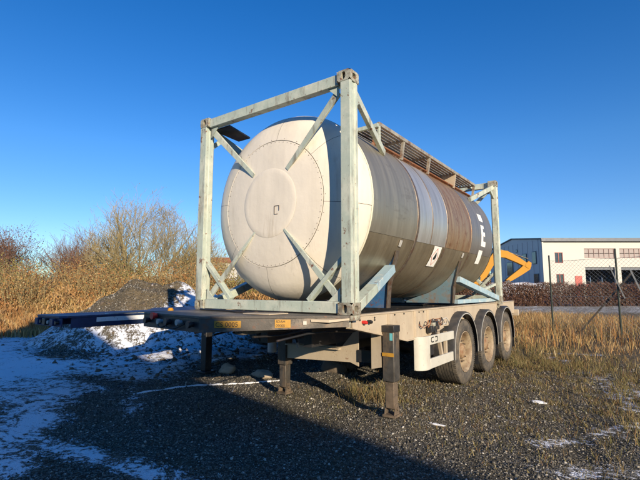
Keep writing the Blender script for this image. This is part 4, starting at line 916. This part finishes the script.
# ------------------------------------------------------------------ trees
def tree(name, label, base, h, spread, nstem, mat, seed, group=None, levels=4, leaves=None, dens=1.0, r0=.10, env=None):
    rnd = random.Random(seed); t = thing(name, label, 'tree', (base.x, base.y, G(base)), 0, group); tk, cw = MB(), MB(); tips = []
    def grow(mb, p, d, length, r, lv):
        n = 4 if lv < 2 else 3; pts = [p]; rs = [r]
        for i in range(n):
            if env and (math.hypot(p.x, p.y)/env[0])**2+(p.z/env[1])**2 > rnd.uniform(.80, 1.0) and i: break
            d = (d+V((rnd.gauss(0, .13), rnd.gauss(0, .13), rnd.gauss(.05, .08)))).normalized(); p = p+d*length/n; pts.append(p); rs.append(max(.0055, r*(1-.62*(i+1)/n)))
            if lv < levels:
                k = {0: 1.7, 1: 2.2, 2: 2.2, 3: 1.7, 4: 1.3}[lv]*dens
                for _ in range(int(k)+(rnd.random() < k % 1)):
                    ax = V((rnd.gauss(0, 1), rnd.gauss(0, 1), rnd.gauss(0, .5))).normalized(); nd = (d+ax*rnd.uniform(.45, .85)); nd.z = nd.z*.9+.12; nd.normalize()
                    grow(cw, p, nd, length*rnd.uniform(.48, .72), rs[-1]*rnd.uniform(.5, .7), lv+1)
            if lv >= 2: tips.append(p.copy())
        if len(pts) < 2: return
        mb.tube(pts, rs, 6 if lv == 0 else (4 if lv == 1 else 3), cap=False)
    for s in range(nstem):
        a = 6.283*s/nstem+rnd.uniform(-.4, .4); sp_ = spread*rnd.uniform(.3, 1)
        d = V((math.cos(a)*sp_, math.sin(a)*sp_, 1)).normalized()
        grow(tk, V((math.cos(a)*.15, math.sin(a)*.15, -.1)), d, h*rnd.uniform(.55, .72), r0*rnd.uniform(.7, 1.1), 0)
    tk.build('trunk', mat, t, local=True, smooth=60); cw.build('crown', M['twig'] if mat == 'bark' else M['barkred'], t, local=True, smooth=0)
    if leaves:
        m_, cnt, sz = leaves; T = np.array([tuple(p) for p in tips]); ii = rng.integers(0, len(T), cnt)
        c = T[ii]+rng.normal(0, .16, (cnt, 3)); c[:, 2] = np.maximum(c[:, 2], .1); vs, f = flecks_arr(c, rng.uniform(sz*.6, sz*1.4, cnt)); npmesh('leaves', vs, f, 4, m_, t)
    return t
def Yp(lat, d): return yard(lat, d)
tree('bare_tree', 'largest bare many stemmed tree, spreading like a fan above the gravel heap', Yp(-9.7, 24), 7.6, .85, 11, 'bark', 31, levels=4, dens=.86, leaves=('greenleaf', 2500, .05), r0=.10, env=(3.7, 6.7))
tree('bare_tree', 'reddish leafy tree at the far left edge behind the tawny brush', Yp(-20.8, 28), 4.5, .6, 6, 'barkred', 5, leaves=('redleaf', 9000, .09), levels=3, dens=1.15)
tree('bare_tree', 'thin bare tree with arching twigs, right of the reddish tree', Yp(-17.0, 29), 4.4, .8, 6, 'barkred', 8, levels=3, dens=1.15, leaves=('redleaf', 500, .06))
tree('bare_tree', 'low twiggy bare tree between the arching one and the fan shaped one', Yp(-13.6, 27), 3.9, .9, 5, 'barkred', 12, levels=3, dens=1.1)
tree('bare_tree', 'slender bare tree just left of the tank frame', Yp(-7.0, 26), 4.6, .6, 6, 'bark', 21, levels=3, dens=1.25, env=(2.6, 5.0))
# brush: shrubs in a bank
shrubs = [(-11.8, 17.5, 2.4, 'orangeleaf'), (-13.6, 19.5, 2.7, 'greenleaf'), (-10.2, 19, 2.6, 'orangeleaf'), (-9.4, 20.5, 2.5, 'greenleaf'), (-8.3, 17.8, 2.3, 'orangeleaf'), (-7.2, 20, 2.7, 'orangeleaf'), (-5.9, 18.3, 2.5, 'orangeleaf'), (-4.6, 19.5, 2.7, 'orangeleaf'), (-3.2, 18.5, 2.5, 'greenleaf'), (-1.8, 20, 2.6, 'orangeleaf'), (-15.6, 21, 3.0, 'redleaf'), (-17.5, 23, 3.3, 'redleaf'), (-12.5, 22.5, 2.9, 'orangeleaf')]
desc = ['orange brown shrub at the near left end of the brush bank', 'olive green shrub left of the gravel heap, behind the orange one', 'orange brown shrub directly left of the gravel heap', 'olive shrub with yellowish leaves under the low twiggy tree', 'low orange brown shrub just behind the gravel heap', 'orange brown shrub at the foot of the fan shaped bare tree', 'orange brown shrub behind the right shoulder of the gravel heap', 'orange brown shrub seen through the left side of the tank frame', 'olive shrub seen low between the frame post and the tank end', 'orange brown shrub hidden mostly by the tank end', 'dark red brown shrub at the far left under the reddish tree', 'tallest dark red brown shrub at the left picture edge', 'orange brown shrub in the back row beside the thin arching tree']
for i, (la, d_, h_, lm) in enumerate(shrubs):
    p = yard(la, d_); t = thing('shrub', desc[i], 'shrub', (p.x, p.y, G(p)), 0, 'shrubs along the brush bank')
    random.seed(100+i); st = stems(110, 0, 0, .55, .55, h_*.6, h_*1.02, .013, 4, .42); st.build('stems', 'twig', t, local=True, smooth=0)
    S = np.array(st.v); cnt = 6500; c = S[rng.integers(0, len(S), cnt)]+rng.normal(0, .17, (cnt, 3)); c[:, 2] = np.abs(c[:, 2])+.05
    vs, f = flecks_arr(c, rng.uniform(.035, .085, cnt)); npmesh('leaves', vs, f, 4, lm, t)
# ------------------------------------------------------------------ stuff: brush, grass, stones
def LD(la, d_): return CX+la*math.cos(YAW)-d_*math.sin(YAW), CY+la*math.sin(YAW)+d_*math.cos(YAW)
n = 52000; d_ = rng.uniform(13.3, 24, n); la = -d_*rng.uniform(.05, .92, n); x_, y_ = LD(la, d_)
dens = .55+.45*waves(x_, y_, 2.4, 6); edge = 13.6+.4*waves(x_, y_, 3, 11)+1.1*np.exp(-((la+5.6)/2.2)**2)*1.6; keep = (rng.random(n) < .45+dens*.6) & (d_ > edge)
x_, y_, d_, la = x_[keep], y_[keep], d_[keep], la[keep]; n = len(x_)
h = (.35+1.0*sstep(13.8, 17.5, d_)*rng.uniform(.4, 1, n))*(1+.15*waves(x_, y_, 2, 30)); zz = height(x_, y_)
vs, f = blades_arr(np.stack([x_, y_, zz-.02], 1), h, rng.uniform(.012, .035, n), rng.uniform(.05, .45, n))
tag(npmesh('dry_brush', vs, f, 3, 'tawny'), 'tawny dry reeds and brush covering the bank left of the heap', 'dry brush', 'stuff')
n = 170000; d_ = rng.uniform(14.6, 23.5, n); la = -d_*rng.uniform(.08, .95, n); x_, y_ = LD(la, d_)
top = (.5+1.9*sstep(14.4, 19, d_))*(.62+.38*waves(x_, y_, 1.9, 4)+.25*waves(x_, y_, .8, 27)); keep = d_ > 14.9+1.3*np.exp(-((la+5.6)/2.2)**2); zf = rng.random(n)**.7
c = np.stack([x_, y_, height(x_, y_)+np.maximum(top, .2)*zf+.03], 1)[keep]; vs, f = flecks_arr(c, rng.uniform(.06, .22, len(c)), 9, 1.3)
tag(npmesh('bank_undergrowth', vs, f, 4, 'tawny'), 'orange brown leafy undergrowth tangled along the bank below the bare trees', 'undergrowth', 'stuff')
# right field of dry grass
n = 60000; d_ = 7.3+rng.random(n)**.8*19; la = rng.uniform(1.6, 15, n); x_, y_ = LD(la, d_)
cl = waves(x_, y_, 1.5, 12)+.6*waves(x_, y_, .6, 22); dn = sstep(7.3, 10.2, d_+.8*cl)*sstep(1.7, 3.3, la+.5*cl+.02*(d_-8))*np.clip(.42+.95*cl, .03, 1)
under = (np.abs(x_+1.2) < 1.5) & (y_ < 7.7)
keep = (rng.random(n) < dn) & ~under; x_, y_, d_ = x_[keep], y_[keep], d_[keep]; n = len(x_)
h = (.07+.26*sstep(8, 12, d_)+.12*sstep(11, 14, d_)-.10*sstep(16, 22, d_))*rng.uniform(.3, 1.25, n)*(1+.45*waves(x_, y_, 1.4, 33))
vs, f = blades_arr(np.stack([x_, y_, height(x_, y_)-.01], 1), h, rng.uniform(.006, .016, n), rng.uniform(.1, .75, n))
tag(npmesh('dry_grass', vs, f, 3, 'drygrass'), 'golden dry grass right of the wheels and along the fence', 'dry grass', 'stuff')
# taller reddish weeds in that field
n = 9000; d_ = rng.uniform(11, 24, n); la = rng.uniform(4.2, 15, n); x_, y_ = LD(la, d_); keep = (waves(x_, y_, 2.2, 2) > -.1) & (rng.random(n) < .8); x_, y_, d_ = x_[keep], y_[keep], d_[keep]; n = len(x_)
h = rng.uniform(.25, .75, n)*(1-.35*sstep(15, 20, d_)); vs, f = blades_arr(np.stack([x_, y_, height(x_, y_)-.01], 1), h, rng.uniform(.008, .018, n), rng.uniform(.05, .35, n))
tag(npmesh('tall_weeds', vs, f, 3, 'orangeleaf'), 'reddish brown upright weeds among the dry grass by the fence', 'weeds', 'stuff')
# small weeds on the gravel
pts = []
for (cx, cy, sx, sy, k) in ((.9, 6.4, 1.0, 1.0, 9000), (2.6, 4.6, .9, 1.0, 5000), (.9, 5.0, .9, 1.2, 7000), (-.2, 8.4, .6, .8, 3000), (1.9, 3.2, .5, 1.0, 4500), (1.3, 1.6, .5, .7, 1800), (.3, 5.8, .5, 1.2, 4000), (.6, 4.6, 1.2, 2.0, 5200), (-.75, 1.75, .35, .30, 1500), (.15, 1.35, .6, .5, 900), (1.4, 2.6, .9, .8, 900), (-1.0, 2.6, .6, .5, 1500), (1.1, .9, .5, .4, 350), (0.2, 3.0, .5, .5, 900), (-1.3, .7, .6, .3, 500)):
    pts.append(np.stack([rng.normal(cx, sx, k), rng.normal(cy, sy, k)], 1))
p2 = np.concatenate(pts); cl = waves(p2[:, 0], p2[:, 1], .5, 8)+.7*waves(p2[:, 0], p2[:, 1], .23, 25); keep = cl > rng.normal(.05, .3, len(cl)); p2 = p2[keep]; n = len(p2)
near = np.hypot(p2[:, 0]+.75, p2[:, 1]-1.75) < .5
far_ = (p2[:, 1] > 5.2) | (p2[:, 0] > 1.9)
h = np.where(near, rng.uniform(.08, .26, n), np.where(far_, rng.uniform(.03, .20, n), rng.uniform(.015, .09, n))); vs, f = blades_arr(np.stack([p2[:, 0], p2[:, 1], height(p2[:, 0], p2[:, 1])-.005], 1), h, rng.uniform(.003, .008, n), rng.uniform(.2, 1.0, n))
tag(npmesh('sparse_weeds', vs, f, 3, 'weed'), 'sparse low weeds growing through the gravel around the landing leg and wheels', 'weeds', 'stuff')
# gravel stones as real pieces
def stones_arr(x_, y_, size, zoff=.3):
    n = len(x_); O = np.array([[1,0,0],[-1,0,0],[0,1,0],[0,-1,0],[0,0,1],[0,0,-1]], float)
    F = np.array([[0,2,4],[2,1,4],[1,3,4],[3,0,4],[2,0,5],[1,2,5],[3,1,5],[0,3,5]])
    a = rng.uniform(0, 2*np.pi, n); sc3 = rng.uniform(.55, 1.1, (n, 1, 3))*size[:, None, None]*.5; sc3[:, :, 2] *= .7
    P = O[None]*sc3*(1+rng.normal(0, .16, (n, 6, 1))); c, s = np.cos(a)[:, None], np.sin(a)[:, None]
    tilt = rng.normal(0, .4, (n, 1)); px, py, pz = P[..., 0], P[..., 1], P[..., 2]; px, pz = px*np.cos(tilt)-pz*np.sin(tilt), px*np.sin(tilt)+pz*np.cos(tilt)
    q = np.stack([px*c-py*s+x_[:, None], px*s+py*c+y_[:, None], pz+(height(x_, y_)+size*.35*zoff)[:, None]], -1)
    return q.reshape(-1, 3), (np.arange(n)[:, None, None]*6+F[None]).reshape(-1, 3)
n = 135000; d_ = 1.9+rng.random(n)**1.5*8.5; la = d_*rng.uniform(-.80, .80, n); x_, y_ = LD(la, d_)
keep = (snowcov(x_, y_) < .42+.12*rng.random(n)) & (dryness(x_, y_) < .5+.6*rng.random(n)); x_, y_, d_ = x_[keep], y_[keep], d_[keep]
vs, f = stones_arr(x_, y_, (.006+.011*rng.random(len(x_))+.022*rng.random(len(x_))**9)*(1+.07*d_)); tag(npmesh('gravel', vs, f, 3, 'stone'), 'loose dark gravel stones spread over the yard', 'gravel', 'stuff')
# clods between the heap and the trailer
n = 1100; x_ = rng.normal(-6.3, 1.9, n); y_ = rng.normal(2.6, 1.5, n); keep = (y_ > .2); x_, y_ = x_[keep], y_[keep]
vs, f = stones_arr(x_, y_, .02+rng.random(len(x_))**3*.17, .1); tag(npmesh('earth_clods', vs, f, 3, 'clod'), 'frosted earth clods between the gravel heap and the trailers', 'clods', 'stuff')
n = 26000; a = rng.uniform(0, 6.283, n); r = np.sqrt(rng.random(n))*3.2; x_ = -9.6+r*np.cos(a)*1.15; y_ = 3.9+r*np.sin(a); keep = snowcov(x_, y_) < .45; x_, y_ = x_[keep], y_[keep]
vs, f = stones_arr(x_, y_, rng.uniform(.02, .06, len(x_))); tag(npmesh('heap_gravel', vs, f, 3, 'stone'), 'loose gravel lying over the slopes of the heap', 'gravel', 'stuff')
# single rocks
def rock(p, s, label, mat='rock', flat=.7, seed=0):
    import bmesh
    b = bmesh.new(); bmesh.ops.create_icosphere(b, subdivisions=3, radius=1)
    for v in b.verts:
        k = 1+.35*mnoise.noise(v.co*1.3+V((seed, 0, 0)))+.12*mnoise.noise(v.co*4+V((seed, 5, 0))); v.co = V((v.co.x*s[0]*k, v.co.y*s[1]*k, v.co.z*s[2]*k))
    me = bpy.data.meshes.new('rock'); b.to_mesh(me); b.free(); me.materials.append(M[mat]); o_ = bpy.data.objects.new('rock', me); COL.objects.link(o_)
    o_.location = (p[0], p[1], float(height(p[0], p[1]))+s[2]*.45); tag(o_, label, 'rock'); me.polygons.foreach_set('use_smooth', [True]*len(me.polygons)); return o_
rock((-3.73, 1.75), (.16, .12, .10), 'pale sunlit rock under the trailer neck, left of the other pale rock', seed=1)
rock((-3.05, 1.95), (.22, .13, .08), 'flat pale rock right behind the left landing leg shadow', seed=2)
rock((-2.35, 3.15), (.28, .20, .17), 'brown earth lump beneath the chassis between the landing legs', 'clod', seed=3)
rock((.43, 1.03), (.10, .02, .010), 'small thin pale stick-like stone on the sunlit gravel by the right leg', 'snowmat', seed=4)
rock((1.15, 2.83), (.09, .05, .02), 'small white patch of ice on the gravel right of the wheels', 'snowmat', seed=6)
# ridge of frozen snow running under the neck
pts = []
for k in range(40):
    t = k/39; x_ = -3.7+1.15*t; y_ = -.05+2.1*t+.12*math.sin(t*5); pts.append((x_, y_, float(height(x_, y_))-.004))
rd = MB().tube(pts, [.008+.012*abs(math.sin(i*.6))+.008*random.random() for i in range(40)], 7).build('snow_ridge', 'snowmat'); tag(rd, 'thin ridge of frozen snow across the shaded gravel under the neck', 'snow')
